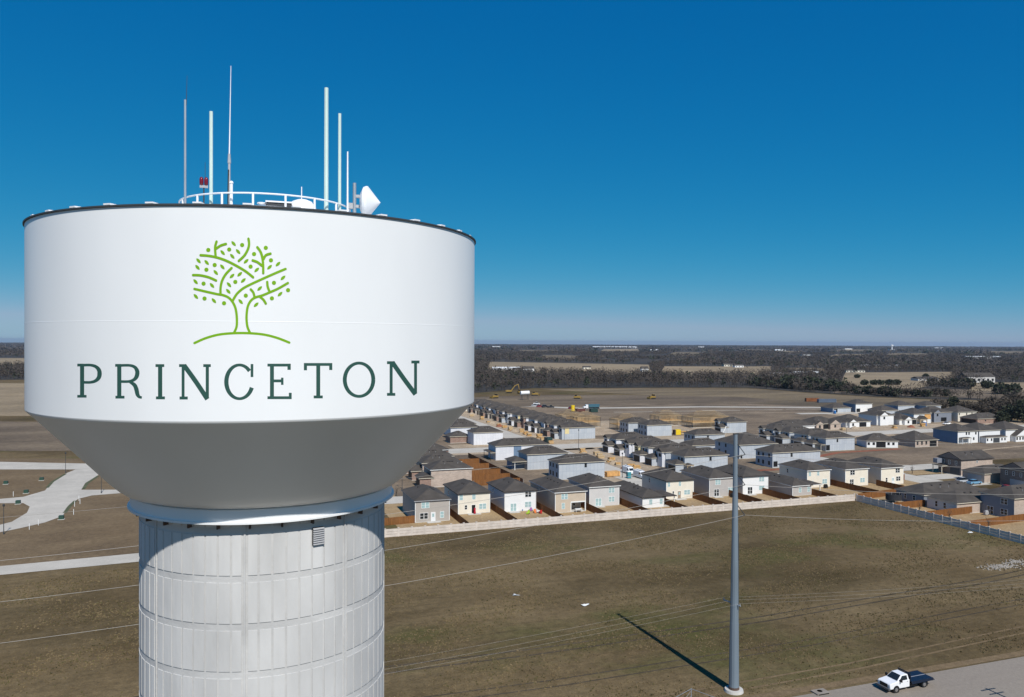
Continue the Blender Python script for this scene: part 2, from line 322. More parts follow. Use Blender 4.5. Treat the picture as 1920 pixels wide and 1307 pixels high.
for k in range(36):
    a = 2*math.pi*(k+.37)/36; b = MB().box(-.14, .14, -RT+.03, -RT+1.1, ZC+4.50, ZC+4.548)
    c, s = math.cos(a), math.sin(a); b.v = [(x*c-y*s, x*s+y*c, z) for x, y, z in b.v]; part('roof_lap_plate', b, whitem, roof)
# concrete column: core, raised form panels, vertical form seams
RP = 5.165; LIFT = 1.835; Z0 = ZC-8.97
col = part('concrete_column', MB().lathe([(RP-.035, 0), (RP-.035, ZC-6.94)], 192), conc_d, tower, TO, True)
NP = 64; front_a = math.atan2(-TX, TY)        # panel angles are measured from due south
pcache = {}
def panel(mbt, a0, a1, z0, z1):
    r0, r1 = RP-.05, RP-.008
    prof = [(r0, z0), (r1, z0), (r1-.004, z1), (r0, z1)]; i = len(mbt.v)
    for k in range(3):
        t = a0+(a1-a0)*k/2
        for r, z in prof: mbt.v.append((r*math.sin(t), -r*math.cos(t), z))
    for k in range(2):
        for j in range(4): mbt.f.append((i+k*4+j, i+(k+1)*4+j, i+(k+1)*4+(j+1) % 4, i+k*4+(j+1) % 4))
    mbt.f += [(i, i+3, i+2, i+1), (i+8, i+9, i+10, i+11)]
rest = MB(); step = 2*math.pi/NP; A0 = -.196
for li in range(-23, 2):
    z0 = Z0+li*LIFT+.0; z1 = z0+1.55
    if li == 1: z1 = ZC-7.0
    if z0 < 0: continue
    for k in range(NP):
        a0 = A0+step*k+.008; a1 = A0+step*(k+1)-.008
        if k % 8 == 0: a0 += .016
        if k % 8 == 7: a1 -= .016
        am = ((a0+a1)/2+math.pi) % (2*math.pi)-math.pi
        if li >= -4 and abs(am) < 1.62:
            key = (li == 1, k % 8 == 0, k % 8 == 7)
            if key not in pcache:
                q = MB(); panel(q, a0-A0-step*k, a1-A0-step*k, 0, z1-z0); me = q.mesh('form_panel'); me.materials.append(conc_p); pcache[key] = me
            link('form_panel', pcache[key], None, col, (0, 0, z0), A0+step*k)
        else: panel(rest, a0, a1, z0, z1)
o = part('form_panels_below', rest, conc_p, col); o['kind'] = 'stuff'
for k in range(0, NP, 8):
    a = A0+step*k; q = MB().box(-.035, .035, -RP-.006, -RP+.04, 0, ZC-7.0); c, s = math.cos(a), math.sin(a); q.v = [(x*c-y*s, x*s+y*c, z) for x, y, z in q.v]; part('form_seam', q, conc_d, col)
for k in range(28):
    a = 2*math.pi*(k+.3)/28; q = MB().box(-.03, .03, -5.36, -5.1, ZC-7.16, ZC-6.945); c, s = math.cos(a), math.sin(a); q.v = [(x*c-y*s, x*s+y*c, z) for x, y, z in q.v]; part('ring_bracket', q, rust, tower)
# louvre vent high on the column
a = .345; q = MB(); c, s = math.cos(a), math.sin(a)
def rot(q): q.v = [(x*c-y*s, x*s+y*c, z) for x, y, z in q.v]; return q
vf = part('louvre_vent', rot(MB().box(-.24, .24, -RP-.03, -RP+.05, ZC-8.05, ZC-7.36)), black, tower)
for k in range(8): part('louvre_slat', rot(MB().prism([(-RP-.09, ZC-8.04+k*.085), (-RP-.03, ZC-7.99+k*.085), (-RP-.03, ZC-7.975+k*.085), (-RP-.09, ZC-8.02+k*.085)], 'x', -.235, .235)), greymet, vf)

# painted emblem and lettering on the shell, laid on the curved plate
def oncyl(px, py, off):
    d = CF+CR*((px-960)/FPX)-CU*((py-653.5)/FPX); ox, oy = -TX, -TY; r = RT+off
    A = d.x*d.x+d.y*d.y; B = 2*(ox*d.x+oy*d.y); Cc = ox*ox+oy*oy-r*r; t = (-B-math.sqrt(B*B-4*A*Cc))/(2*A)
    return (d.x*t-TX, d.y*t-TY, CH+d.z*t)
class Paint:
    def __init__(s): s.mb = MB(); s.off = .006
    def quadstrip(s, L, Rr):
        i = len(s.mb.v); s.mb.v += [oncyl(*p, s.off) for q in zip(L, Rr) for p in q]
        s.mb.f += [(i+2*k, i+2*k+1, i+2*k+3, i+2*k+2) for k in range(len(L)-1)]; s.off += .0002
    def stroke(s, pts, wid, cap=True):
        P = [Vector(p) for p in pts]; W = wid if isinstance(wid, (list, tuple)) else [wid]*len(P)
        # resample with a smooth (Catmull-Rom) curve
        Q = []; WW = []
        for i in range(len(P)-1):
            p0, p1, p2, p3 = P[max(i-1, 0)], P[i], P[i+1], P[min(i+2, len(P)-1)]; n = max(2, int((p2-p1).length/2.5))
            for k in range(n):
                t = k/n; Q.append(.5*((2*p1)+(p2-p0)*t+(2*p0-5*p1+4*p2-p3)*t*t+(3*p1-p0-3*p2+p3)*t**3)); WW.append(W[i]+(W[i+1]-W[i])*t)
        Q.append(P[-1]); WW.append(W[-1]); L = []; Rr = []
        for i, q in enumerate(Q):
            d = (Q[min(i+1, len(Q)-1)]-Q[max(i-1, 0)]).normalized(); nn = Vector((-d.y, d.x))*WW[i]/2; L.append(q+nn); Rr.append(q-nn)
        s.quadstrip(L, Rr)
        if cap:
            for q, ww in ((Q[0], WW[0]), (Q[-1], WW[-1])): s.ell(q.x, q.y, ww/2, ww/2, 0)
    def bar(s, x0, y0, x1, y1):
        if x1-x0 >= y1-y0: n = max(1, int((x1-x0)/4)); s.quadstrip([(x0+(x1-x0)*k/n, y1) for k in range(n+1)], [(x0+(x1-x0)*k/n, y0) for k in range(n+1)])
        else: n = max(1, int((y1-y0)/6)); s.quadstrip([(x0, y0+(y1-y0)*k/n) for k in range(n+1)], [(x1, y0+(y1-y0)*k/n) for k in range(n+1)])
    def ell(s, cx, cy, rx, ry, ang, n=14, pointed=False):
        i = len(s.mb.v); pts = []
        for k in range(n):
            t = 2*math.pi*k/n; r2 = ry*(abs(math.sin(t))**.25 if pointed else 1)*(1 if not pointed else (1-.25*abs(math.cos(t))**3)); x, y = rx*math.cos(t), r2*math.sin(t)
            pts.append((cx+x*math.cos(ang)-y*math.sin(ang), cy+x*math.sin(ang)+y*math.cos(ang)))
        s.mb.v += [oncyl(*p, s.off) for p in pts][::-1]; s.mb.f.append(tuple(range(i, i+n))); s.off += .0002
green = mat('emblem_green', (.185, .40, .003), .5, .04, 1); dgreen = mat('letter_green', (.028, .085, .068), .5, .05, 1)
def ec(p): return (340+p[0]*.17598, 430+p[1]*.17598)
em = Paint(); EW = 4.6
for st in [[(140,1212),(260,1160),(400,1122),(560,1107),(720,1107),(880,1122),(1020,1157),(1150,1207)],
    [(563,1100),(588,1040),(592,960),(585,880),(570,820),(540,765),(500,725),(440,700),(380,690),(260,663),(140,635)],
    [(550,755),(590,690),(650,635),(720,595),(860,530),(1000,468),(1110,422)],
    [(730,1100),(705,1040),(695,960),(698,880),(712,810),(745,755),(790,725),(860,705),(940,672),(1030,632),(1135,572)],
    [(915,560),(920,610),(938,660)], [(740,640),(768,675),(780,725)], [(840,720),(875,750),(900,790)], [(125,487),(200,490),(290,510),(370,545)],
    [(418,690),(418,620),(435,545),(475,475),(535,412)], [(205,275),(300,283),(400,305),(500,343),(600,395),(690,450),(765,510)],
    [(375,130),(360,190),(365,280)], [(370,205),(420,172),(475,155)], [(715,100),(722,150),(710,210),(670,280),(612,335)],
    [(810,190),(845,240),(865,310),(872,390),(873,465)], [(876,315),(900,275),(950,258)], [(760,330),(810,348),(858,385)]]:
    em.stroke([ec(p) for p in st], EW)
emb = part('tree_emblem', em.mb, green, tower)
for lst, ang in (([(183,335),(270,353),(172,405),(437,400),(367,460),(440,248),(557,152),(605,237),(543,287),(152,558),(327,598),(155,715),(347,760),(508,590),(500,660),(632,770)], .84),
                 ([(690,340),(540,497),(622,478),(660,545),(803,432),(940,403),(1030,370),(1083,517),(835,630),(797,803),(1052,690)], -.75)):
    for p in lst: q = Paint(); q.ell(*ec(p), 6.0, 2.75, ang, 16, True); part('leaf', q.mb, green, emb)
for p in [(287,220),(510,215),(648,167),(900,197),(775,263),(955,330),(738,397),(355,380),(267,430),(237,578),(575,560),(987,570),(1137,648),(965,735),(687,706),(247,737),(455,787)]:
    q = Paint(); q.ell(*ec(p), 3.95, 3.95, 0, 18); part('dot', q.mb, green, emb)
def c2(x, y): return (130+x*.17708, 660+y*.17708)
def c3(x, y): return (460+x*.17708, 660+y*.17708)
def letter(ch, cv, bars, strokes):
    q = Paint()
    for x0, y0, x1, y1 in bars: q.bar(*cv(x0, y0), *cv(x1, y1))
    for pts, wd in strokes: q.stroke([cv(*p) for p in pts], [v*.17708 for v in wd] if isinstance(wd, list) else wd*.17708, False)
    o = part('letter', q.mb, dgreen, tower); o['label'] = 'dark green painted capital letter '+ch
letter('P', c2, [(113,126,157,480),(84,124,150,153),(84,455,182,483)], [([(150,139),(225,139),(280,155),(313,190),(320,230),(311,272),(278,305),(225,321),(150,321)], [28,28,34,44,48,44,34,28,28])])
letter('R', c2, [(506,128,551,490),(485,127,545,156),(488,464,584,493)], [([(545,142),(640,142),(692,160),(716,195),(720,225),(711,262),(682,295),(630,312),(545,313)], [28,28,34,44,46,44,34,28,28]), ([(640,316),(690,350),(711,400),(722,450),(742,477),(768,481)], [26,42,46,42,30,24])])
letter('I', c2, [(939,130,984,500),(912,129,1005,159),(917,471,1012,501)], [])
letter('N', c2, [(1189,135,1220,500),(1162,129,1238,159),(1167,472,1254,503),(1444,130,1478,490),(1418,129,1498,159)], [([(1214,140),(1340,315),(1462,500)], 50)])
cs = []; wd = []
for k in range(23): t = R(40+k*(300/22)); cs.append((449+24.6*math.cos(t), 716-31.6*math.sin(t))); wd.append(5.2+3.0*abs(math.cos(t))**1.5)
q = Paint(); q.stroke(cs, wd, False); q.bar(470, 682.6, 475, 707); o = part('letter', q.mb, dgreen, tower); o['label'] = 'dark green painted capital letter C'
letter('E', c3, [(261,126,303,497),(234,124,480,154),(446,124,481,189),(300,291,384,321),(378,272,404,348),(234,469,490,499),(461,432,491,499)], [])
letter('T', c3, [(751,120,793,490),(620,117,920,147),(620,117,653,194),(888,117,921,191),(724,461,820,491)], [])
cs = []; wd = []
for k in range(41): t = 2*math.pi*k/40; cs.append((1204+151*math.cos(t), 294-176*math.sin(t))); wd.append(31+11*abs(math.cos(t))**1.5)
letter('O', c3, [], [(cs, wd)])
letter('N', c3, [(1528,100,1560,462),(1500,98,1582,128),(1500,434,1588,464),(1787,94,1818,440),(1758,91,1844,121)], [([(1556,108),(1680,285),(1802,449)], 48)])

# hand railing on the roof
RRg = 3.6; ZD = ZC+4.80
rail = part('roof_railing', MB().lathe([(RRg+.035*math.cos(t), ZD+1.07+.035*math.sin(t)) for t in [2*math.pi*k/8 for k in range(9)]], 96), whitem, tower, TO, True)
part('mid_rail', MB().lathe([(RRg+.03*math.cos(t), ZD+.56+.03*math.sin(t)) for t in [2*math.pi*k/8 for k in range(9)]], 96), whitem, rail, TO, True)
for k in range(18):
    a = R(k*20-11); x, y = RRg*math.sin(a), -RRg*math.cos(a); part('rail_post', MB().tube((x, y, ZD-.03), (x, y, ZD+1.06), .045, .045, 8), whitem, rail)
# things standing on the roof; each stands at a bearing and radius on the roof
def roofpt(px, rad_off):
    """point on the roof at the bearing of px, at depth rad_off nearer than the axis"""
    d = CF+CR*((px-960)/FPX); d = Vector((d.x, d.y)).normalized(); base = Vector((TX, TY)); along = base.dot(d)-rad_off; p = d*along
    rr = (p-base).length; z = ZC+4.98-.05*rr if rr < 3.6 else ZC+4.80-(rr-3.6)*(.32/5.57); return Vector((p.x, p.y, z-.02))
def topz(p, py):
    y0 = pix(p.x, p.y, CH)[1]; y1 = pix(p.x, p.y, CH+10)[1]; return CH+10*(y0-py)/(y0-y1)
def mast(name, label, px, rad, py_top, r0, r1, m, extra=None):
    p = roofpt(px, rad); z1 = topz(p, py_top); t = thing(name, label, 'antenna', p)
    part('mast', MB().tube((0, 0, 0), (0, 0, z1-p.z), r0, r1, 8), m, t); part('base_clamp', MB().box(-.09, .09, -.09, .09, 0, .16), greymet, t)
    if extra: extra(t, z1-p.z)
    return t
def whip(t, h): part('whip', MB().tube((.04, 0, h-.2), (.07, 0, h+.98), .014, .006, 6), steel_dark, t)
mast('antenna', 'slim grey mast antenna with dark whip tip, leftmost on the tank roof', 347, 2.2, 187, .05, .045, galv, whip)
mast('antenna', 'shorter pale green tube antenna beside the red beacon lights', 395.5, 2.4, 209, .075, .07, fibre)
def cable(t, h):
    part('mast_cable', MB().path([(-.03, -.06, .1), (-.05, -.06, .8), (-.04, -.05, 1.6), (-.03, -.05, 2.1)], .025), black, t)
    part('whip', MB().tube((0, 0, h), (.06, 0, h+3.82), .028, .011, 8), whitem, t); part('whip_coupler', MB().tube((0, 0, h-.12), (0, 0, h+.25), .07, .05, 10), greymet, t)
mast('antenna', 'tallest thin white whip antenna on a cabled grey mast', 429.5, 2.6, 300, .05, .05, greymet, cable)
mast('antenna', 'tallest pale green tube antenna on the right of the railing', 611, 2.2, 165, .095, .085, fibre)
mast('antenna', 'pale green tube antenna between the tallest tube and the dish', 636, 1.6, 213, .07, .065, fibre)
mast('antenna', 'short white rod antenna just left of the dish', 651, 1.6, 284, .045, .03, whitem)
mast('antenna', 'stubby white pole with cap inside the roof railing', 433.5, 3.0, 343, .06, .06, whitem, lambda t, h: part('cap', MB().tube((0, 0, h), (0, 0, h+.08), .09, .05, 8), whitem, t))
mast('antenna', 'thin short spike antenna above the white roof vent', 565, 1.0, 350, .03, .02, whitem)
p = roofpt(382, 1.6); t = thing('beacon_light', 'pair of red aircraft warning lamps on a thin pole', 'warning light', p); h = topz(p, 352)-p.z
part('pole', MB().tube((0, 0, 0), (0, 0, h), .03, .03, 8), steel_dark, t); part('bracket', MB().box(-.16, .16, -.05, .05, h, h+.1), greymet, t)
for x in (-.09, .09): part('lamp', MB().lathe([(.0, h+.08), (.07, h+.1), (.08, h+.2), (.08, h+.36), (.055, h+.42), (.0, h+.45)], 12, c=(x, 0)), redglass, t, (0, 0, 0), True)
part('lightning_rod', MB().tube((.05, 0, h+.1), (.05, 0, h+1.05), .012, .008, 5), steel_dark, t)
# dish with conical radome
p = roofpt(664, 1.2); t = thing('dish_antenna', 'white microwave dish with pointed cone cover on a short pipe', 'dish antenna', p); zc = topz(p, 377)-p.z
part('pipe_mount', MB().tube((0, 0, 0), (0, 0, topz(p, 343)-p.z), .075, .075, 10), galv, t)
dd = MB().lathe([(.0, -.02), (.42, .0), (.66, .12), (.70, .22), (.70, .30), (.0, .86)], 40)
ax = Vector((.95, -.28, -.02)).normalized(); m3 = ax.to_track_quat('Z', 'Y').to_matrix(); dd.v = [tuple(m3 @ Vector(v)+Vector((.30, .12, zc))) for v in dd.v]; part('dish', dd, whitem, t)
[part('dish_bracket', MB().box(.02, .36, -.06, .12, zc+q, zc+q+.12), greymet, t) for q in (-.28, .16)]; part('radio_box', MB().box(-.30, -.08, -.1, .1, zc-.34, zc-.10), greymet, t)
# vent dome, hatch and pipe
p = roofpt(566, 1.2); t = thing('roof_vent_dome', 'round white ventilator dome behind the roof railing', 'roof vent', p); z0 = topz(p, 401)-p.z; z1 = topz(p, 373)-p.z
part('neck', MB().tube((0, 0, 0), (0, 0, max(z0, .1)+.05), .45, .45, 24), whitem, t)
part('dome', MB().lathe([(.62, z0-.1), (.64, z0+.05), (.58, z0+.3), (.42, z1-.12), (.2, z1-.03), (.0, z1)], 32), whitem, t, (0, 0, 0), True)
p = roofpt(522, 1.6); t = thing('roof_hatch', 'low dark grey hatch box left of the white vent dome', 'roof hatch', p); z1 = topz(p, 380)-p.z
part('hatch_box', MB().box(-.5, .5, -.4, .4, 0, z1-.06), steel_dark, t); part('hatch_lid', MB().box(-.55, .55, -.45, .45, z1-.06, z1), whitem, t); part('handwheel', MB().lathe([(.16+.03*math.cos(q), z1-.1+.03*math.sin(q)) for q in [2*math.pi*k/6 for k in range(7)]], 20, c=(-.7, -.2)), whitem, t)

# ============================================================ houses
shingle = mat('roof_shingle', (.068, .058, .049), .9, .22, .45, 6, .3)
shingle2 = mat('roof_shingle_brown', (.068, .058, .050), .9, .2, .5, 6, .3)
WALLS = {
 'taupe': mat('taupe_siding', (.40, .36, .32), .8, .05, .8), 'cream': mat('cream_siding', (.72, .66, .55), .8, .04, .8),
 'white': mat('white_siding', (.74, .735, .72), .8, .03, .8), 'tan': mat('tan_siding', (.52, .43, .33), .8, .05, .8),
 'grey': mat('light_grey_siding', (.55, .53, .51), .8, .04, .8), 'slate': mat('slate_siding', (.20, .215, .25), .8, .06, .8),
 'warm': mat('warm_grey_siding', (.43, .40, .375), .8, .05, .8),
 'brick': brickmat('red_brown_brick', (.32, .19, .14), (.22, .13, .10), (.33, .29, .25), .6, .2, .02),
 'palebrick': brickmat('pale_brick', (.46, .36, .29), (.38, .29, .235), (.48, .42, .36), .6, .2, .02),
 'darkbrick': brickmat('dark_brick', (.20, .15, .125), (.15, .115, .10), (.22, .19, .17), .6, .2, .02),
 'wrap': brickmat('blue_grey_sheathing', (.46, .485, .51), (.41, .44, .475), (.31, .35, .41), 1.22, 2.6, .035, .6, 0, .10),
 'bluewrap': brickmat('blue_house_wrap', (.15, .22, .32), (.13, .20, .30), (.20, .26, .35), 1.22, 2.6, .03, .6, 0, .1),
 'whitewrap': brickmat('white_sheathing', (.68, .68, .70), (.63, .63, .66), (.48, .49, .53), 1.22, 2.6, .03, .6, 0, .08),
 'osb': mat('orange_board', (.60, .33, .12), .8, .2, 1.2), 'yellow': mat('yellow_sheathing', (.68, .56, .29), .7, .08, 1),
}
trim_w = mat('white_trim', (.78, .78, .76), .6, .03, 1); trim_c = mat('cream_trim', (.60, .54, .43), .7, .06, 1); trim_d = mat('dark_fascia', (.045, .04, .038), .7, .1, 1); trim_g = mat('grey_fascia', (.36, .36, .37), .7, .06, 1)
lumber = mat('raw_lumber', (.50, .365, .205), .8, .15, 1.5); lumber2 = mat('stacked_board', (.52, .31, .12), .8, .25, 1.2)
fencew = mat('cedar_fence', (.20, .082, .023), .85, .25, 1.0, stretch=(3, 3, .3)); garage_d = mat('garage_door_or_shade', (.34, .34, .35), .6, .05, 1)
doorw = mat('white_door', (.7, .7, .69), .5, .04, 1); concs = mat('slab_concrete', (.50, .48, .44), .85, .1, .7)
WM = {}
def window_mesh(wd, hh, bars, fm):
    k = (round(wd, 2), round(hh, 2), bars, fm.name)
    if k not in WM:
        f = MB(); t = .075; x, z = wd/2, hh/2
        f.box(-x, x, -.05, .02, z-t, z).box(-x, x, -.05, .02, -z, -z+t).box(-x, -x+t, -.049, .02, -z+t, z-t).box(x-t, x, -.049, .02, -z+t, z-t)
        f.box(-x+t, x-t, -.036, .02, -.03, .03)
        if bars == 2: f.box(-.06, .06, -.048, .02, -z+t, z-t)
        a = f.mesh('window_frame'); a.materials.append(fm)
        WM[k] = a, MB().box(-x+.03, x-.03, -.022, .015, -z+.03, z-.03).mesh('pane')
    return WM[k]
GM = {}
def window(root, face, u, z, W, D, wd=.95, hh=1.4, bars=1, pane=None, frame=None, name='window'):
    pane = pane or glass; a, b = window_mesh(wd, hh, bars, frame or trim_w)
    k = (b.name, pane.name)
    if k not in GM: GM[k] = b.copy(); GM[k].materials.clear(); GM[k].materials.append(pane)
    loc, rz = ((u, -D/2-.003, z), 0) if face == 'S' else ((-W/2-.003, u, z), -math.pi/2)
    o = link(name, a, None, root, loc, rz); link('pane', GM[k], None, o); return o
def hip_roof(root, x0, x1, y0, y1, h, oh=.42, pitch=.44, m=None, fascia=None, name='roof', vents=0, gable=None):
    """hip roof over the rectangle; gable='W' or 'S' makes that end (and the other) a gable"""
    X0, X1, Y0, Y1 = x0-oh, x1+oh, y0-oh, y1+oh; w_, d_ = X1-X0, Y1-Y0; s = min(w_, d_)/2; zb = h+.13; zt = zb+s*pitch; q = MB()
    part('fascia' if name == 'roof' else name+'_fascia', MB().box(X0+.03, X1-.03, Y0+.03, Y1-.03, h-.07, h+.125), fascia or trim_c, root)
    if gable == 'W': zt = zb+d_/2*pitch; ym = (Y0+Y1)/2; pr = [(Y0, zb), (Y1, zb), (ym, zt)]; q.prism(pr, 'x', X0, X1)
    elif gable == 'S': zt = zb+w_/2*pitch; xm = (X0+X1)/2; q.prism([(X0, zb), (X1, zb), (xm, zt)], 'y', Y0, Y1)
    else:
        if w_ >= d_: a, b = (X0+s, (Y0+Y1)/2, zt), (X1-s-.001, (Y0+Y1)/2, zt)
        else: a, b = ((X0+X1)/2, Y0+s, zt), ((X0+X1)/2, Y1-s-.001, zt)
        q.v = [(X0, Y0, zb), (X1, Y0, zb), (X1, Y1, zb), (X0, Y1, zb), a, b]
        q.f = [(0, 3, 2, 1)]+([(0, 1, 5, 4), (1, 2, 5), (2, 3, 4, 5), (3, 0, 4)] if w_ >= d_ else [(0, 1, 4), (1, 2, 5, 4), (2, 3, 5), (3, 0, 4, 5)])
    r = part(name, q, m or shingle, root)
    for k in range(vents):
        if w_ >= d_: vx = X0+s+(X1-X0-2*s)*(k+.5)/vents+random.uniform(-.4, .4); vy = Y0+s*.72; vz = zb+s*.72*pitch
        else: vx = (X0+X1)/2+random.choice((-1, 1))*s*.3; vy = Y0+s+(Y1-Y0-2*s)*(k+.3)/vents; vz = zb+s*.7*pitch
        link('roof_vent', VENT, None, r, (vx, vy, vz-.08))
    return r
VENT = MB().box(-.22, .22, -.2, .2, 0, .3).mesh('roof_vent'); VENT.materials.append(trim_d)
PIPE = MB().tube((0, 0, -.2), (0, 0, .45), .05, .05, 6).mesh('vent_pipe'); PIPE.materials.append(trim_g)
def body(root, x0, x1, y0, y1, h, m, name='wall', slab=True):
    o = part(name, MB().box(x0, x1, y0, y1, .16 if slab else 0, h), m, root)
    if slab: part('foundation' if name == 'wall' else name+'_foundation', MB().box(x0-.05, x1+.05, y0-.05, y1+.05, 0, .158), concs, root)
    return o
TWO, ONE = 5.25, 2.85
def house(label, e, n, w, d, st, wall, roofm=None, fascia=None, vents=3, rz=0, group=None, pitch=.44, cat='house', gable=None):
    h = TWO if st == 2 else ONE
    t = thing('house', label, cat, (e+w/2, n+d/2, 0), rz, group); t['_w'] = w; t['_d'] = d; del t['_w']; del t['_d']
    body(t, -w/2, w/2, -d/2, d/2, h, WALLS[wall]); hip_roof(t, -w/2, w/2, -d/2, d/2, h, vents=vents, m=roofm, fascia=fascia, pitch=pitch, gable=gable)
    for k in range(2): 
        p = (random.uniform(-.2, .2)*w, -d/2*.55)
        link('vent_pipe', PIPE, None, t, (p[0], p[1], h+.13+(d/2*.45+.42)*pitch if d <= w else h+.13+(w/2-abs(p[0])+.42)*pitch*.6))
    return t
def slab(t, x0, x1, y0, y1, z=.12, name='patio_slab'): part(name, MB().box(x0, x1, y0, y1, 0, z), concs, t)

# --- the row behind the stone wall, back walls to the south
FR = [  # SW corner e, n, width, depth, storeys, wall, fascia, label
 ('A', 41.9, 188.8, 8.5, 15, 2, 'taupe', trim_g, 'taupe two-storey house at the left end of the row, nearest the tower'),
 ('B', 54.2, 194.4, 8.4, 14, 2, 'cream', trim_d, 'cream two-storey house with someone in red at its back door'),
 ('C', 66.2, 193.2, 8.6, 14, 2, 'white', trim_d, 'white two-storey house with scattered toys on its back lawn'),
 ('D', 78.2, 188.2, 8.5, 18, 2, 'tan', trim_w, 'tan two-storey house with a covered patio cut into its corner'),
 ('E', 89.8, 192.4, 8.7, 14, 2, 'grey', trim_w, 'pale grey two-storey house left of the low white one'),
 ('F', 102.3, 186.3, 6.4, 20, 1, 'white', trim_d, 'single-storey white house with a patio post under its roof corner'),
 ('G', 114.2, 194.4, 8.7, 14, 2, 'cream', trim_d, 'cream two-storey house with a brown back door, right of the low white house'),
 ('H', 127.8, 193.9, 8.4, 15, 2, 'warm', trim_w, 'warm grey two-storey house partly behind the steel pole'),
 ('I', 138.9, 193.8, 8.7, 15, 2, 'white', trim_d, 'white two-storey house just right of the steel pole'),
 ('J', 151.5, 187.9, 6.5, 20, 1, 'warm', trim_w, 'single-storey grey house with a white patio post'),
 ('K', 164.0, 196.8, 8.4, 13, 2, 'cream', trim_w, 'cream two-storey house with a barbecue by its back windows'),
 ('L', 176.8, 195.1, 8.6, 14, 2, 'cream', trim_w, 'cream two-storey house, second from the right end of its row'),
 ('M', 189.3, 193.7, 8.7, 15, 2, 'cream', trim_w, 'cream two-storey house at the right end of the row, beside the kerb')]
H = {}
for k, e, n, w_, d_, st, wl, fa, lab in FR:
    H[k] = house(lab, e, n, w_, d_, st, wl, fascia=fa, vents=4 if st == 2 else 6, group='row of finished houses behind the stone wall'); H[k].name = 'house'
    if st == 2 and k != 'A': window(H[k], 'W', 2.5, 3.9, w_, d_, .8, 1.3, 1, glass)
    if st == 1:   # roof runs on over a side patio
        hip_roof(H[k], w_/2-.3, w_/2+3.4, -d_/2, -d_/2+6.5, ONE-.012, fascia=fa, name='patio_roof', pitch=.30)
        part('patio_post', MB().box(w_/2+3.2, w_/2+3.38, -d_/2+.15, -d_/2+.33, 0, ONE-.09), trim_w, H[k]); slab(H[k], w_/2+.06, w_/2+3.4, -d_/2+.1, -d_/2+6)
def wn(k, *ws):
    e, n, w_, d_ = [r for r in FR if r[0] == k][0][1:5]
    for f, z, wd, hh, b, pn in ws: window(H[k], 'S', -w_/2+f*w_, z, w_, d_, wd, hh, b, pn)
wn('A', (.29, 4.15, 2.0, 1.45, 2, blind_sky), (.25, 1.55, 2.05, 1.55, 2, glass), (.78, 1.6, 1.0, 1.6, 1, blind_sky))
wn('B', (.09, 4.3, 1.0, 1.35, 1, blind_sky), (.49, 4.3, 1.0, 1.35, 1, blind_sky), (.24, 1.75, .75, 1.2, 1, glass), (.77, 1.75, 1.95, 1.45, 2, blind_sky))
wn('C', (.75, 4.3, 1.75, 1.45, 2, glass), (.75, 1.7, 1.85, 1.5, 2, blind_sky), (.28, 1.2, 1.65, 2.05, 2, blind_sky))
wn('D', (.30, 4.15, 1.85, 1.45, 2, blind_sky), (.26, 1.75, .95, 1.55, 1, blind_sky))
wn('E', (.30, 1.2, 1.75, 2.05, 2, blind_sky), (.745, 4.15, 1.75, 1.45, 2, blind_sky), (.745, 1.75, 1.75, 1.45, 2, blind_sky))
wn('F', (.38, 1.6, 1.05, 1.5, 1, blind_sky), (.87, 1.6, 1.0, 1.5, 1, blind_sky))
wn('G', (.09, 4.3, .85, 1.3, 1, blind_sky), (.49, 4.3, .85, 1.3, 1, blind_sky), (.25, 1.75, .6, 1.25, 1, glass), (.76, 1.8, 1.95, 1.35, 2, blind_sky))
wn('H', (.33, 4.15, 1.75, 1.45, 2, blind_sky), (.28, 1.2, 1.65, 2.05, 2, glass), (.84, 1.75, 1.8, 1.5, 2, blind_sky))
wn('I', (.74, 4.25, 1.8, 1.35, 2, blind_sky), (.28, 1.2, 1.65, 2.05, 2, glass), (.74, 1.75, 1.9, 1.4, 1, blind_sky))
wn('J', (.40, 1.65, 1.0, 1.5, 1, blind_sky), (.86, 1.65, 1.0, 1.5, 1, blind_sky))
wn('K', (.11, 4.25, .9, 1.3, 1, blind_sky), (.48, 4.25, .9, 1.3, 1, blind_sky), (.24, 1.75, .5, .9, 1, blind_sky), (.77, 1.75, 1.8, 1.5, 2, blind_sky))
wn('L', (.31, 4.2, 1.8, 1.45, 2, glass), (.28, 1.2, 1.5, 2.05, 2, glass), (.76, 1.75, 1.8, 1.45, 2, blind_sky))
wn('M', (.74, 4.25, 1.75, 1.4, 2, glass), (.24, 1.6, .8, 1.4, 1, glass), (.77, 1.75, 1.75, 1.45, 2, glass))
def door(k, f, m, wd=.95, open_=False):
    e, n, w_, d_ = [r for r in FR if r[0] == k][0][1:5]; x = -w_/2+f*w_
    o = part('door', MB().box(x-wd/2, x+wd/2, -d_/2-.05, -d_/2+.02, .17, 2.25), black if open_ else m, H[k])  # when open, a black panel stands for the unlit doorway
    if not open_: part('door_pane', MB().box(x-.25, x+.25, -d_/2-.065, -d_/2-.045, 1.2, 2.0), blind_sky, o)
    part('door_frame', MB().box(x-wd/2-.09, x-wd/2-.005, -d_/2-.06, -d_/2+.02, .17, 2.34).box(x+wd/2+.005, x+wd/2+.09, -d_/2-.06, -d_/2+.02, .17, 2.34).box(x-wd/2, x+wd/2, -d_/2-.058, -d_/2+.02, 2.255, 2.34), trim_w, H[k])
    slab(H[k], x-1.7, x+1.7, -d_/2-1.4, -d_/2-.06)
door('A', .52, doorw); door('B', .48, doorw, .95, True); door('G', .47, mat('brown_door', (.30, .22, .15), .6, .1, 1)); door('M', .53, doorw)
for k, f in (('C', .28), ('E', .3), ('H', .28), ('I', .28), ('L', .28)):
    w_, d_ = [r for r in FR if r[0] == k][0][3:5]; slab(H[k], -w_/2+f*w_-1.4, -w_/2+f*w_+1.4, -d_/2-1.5, -d_/2-.06)
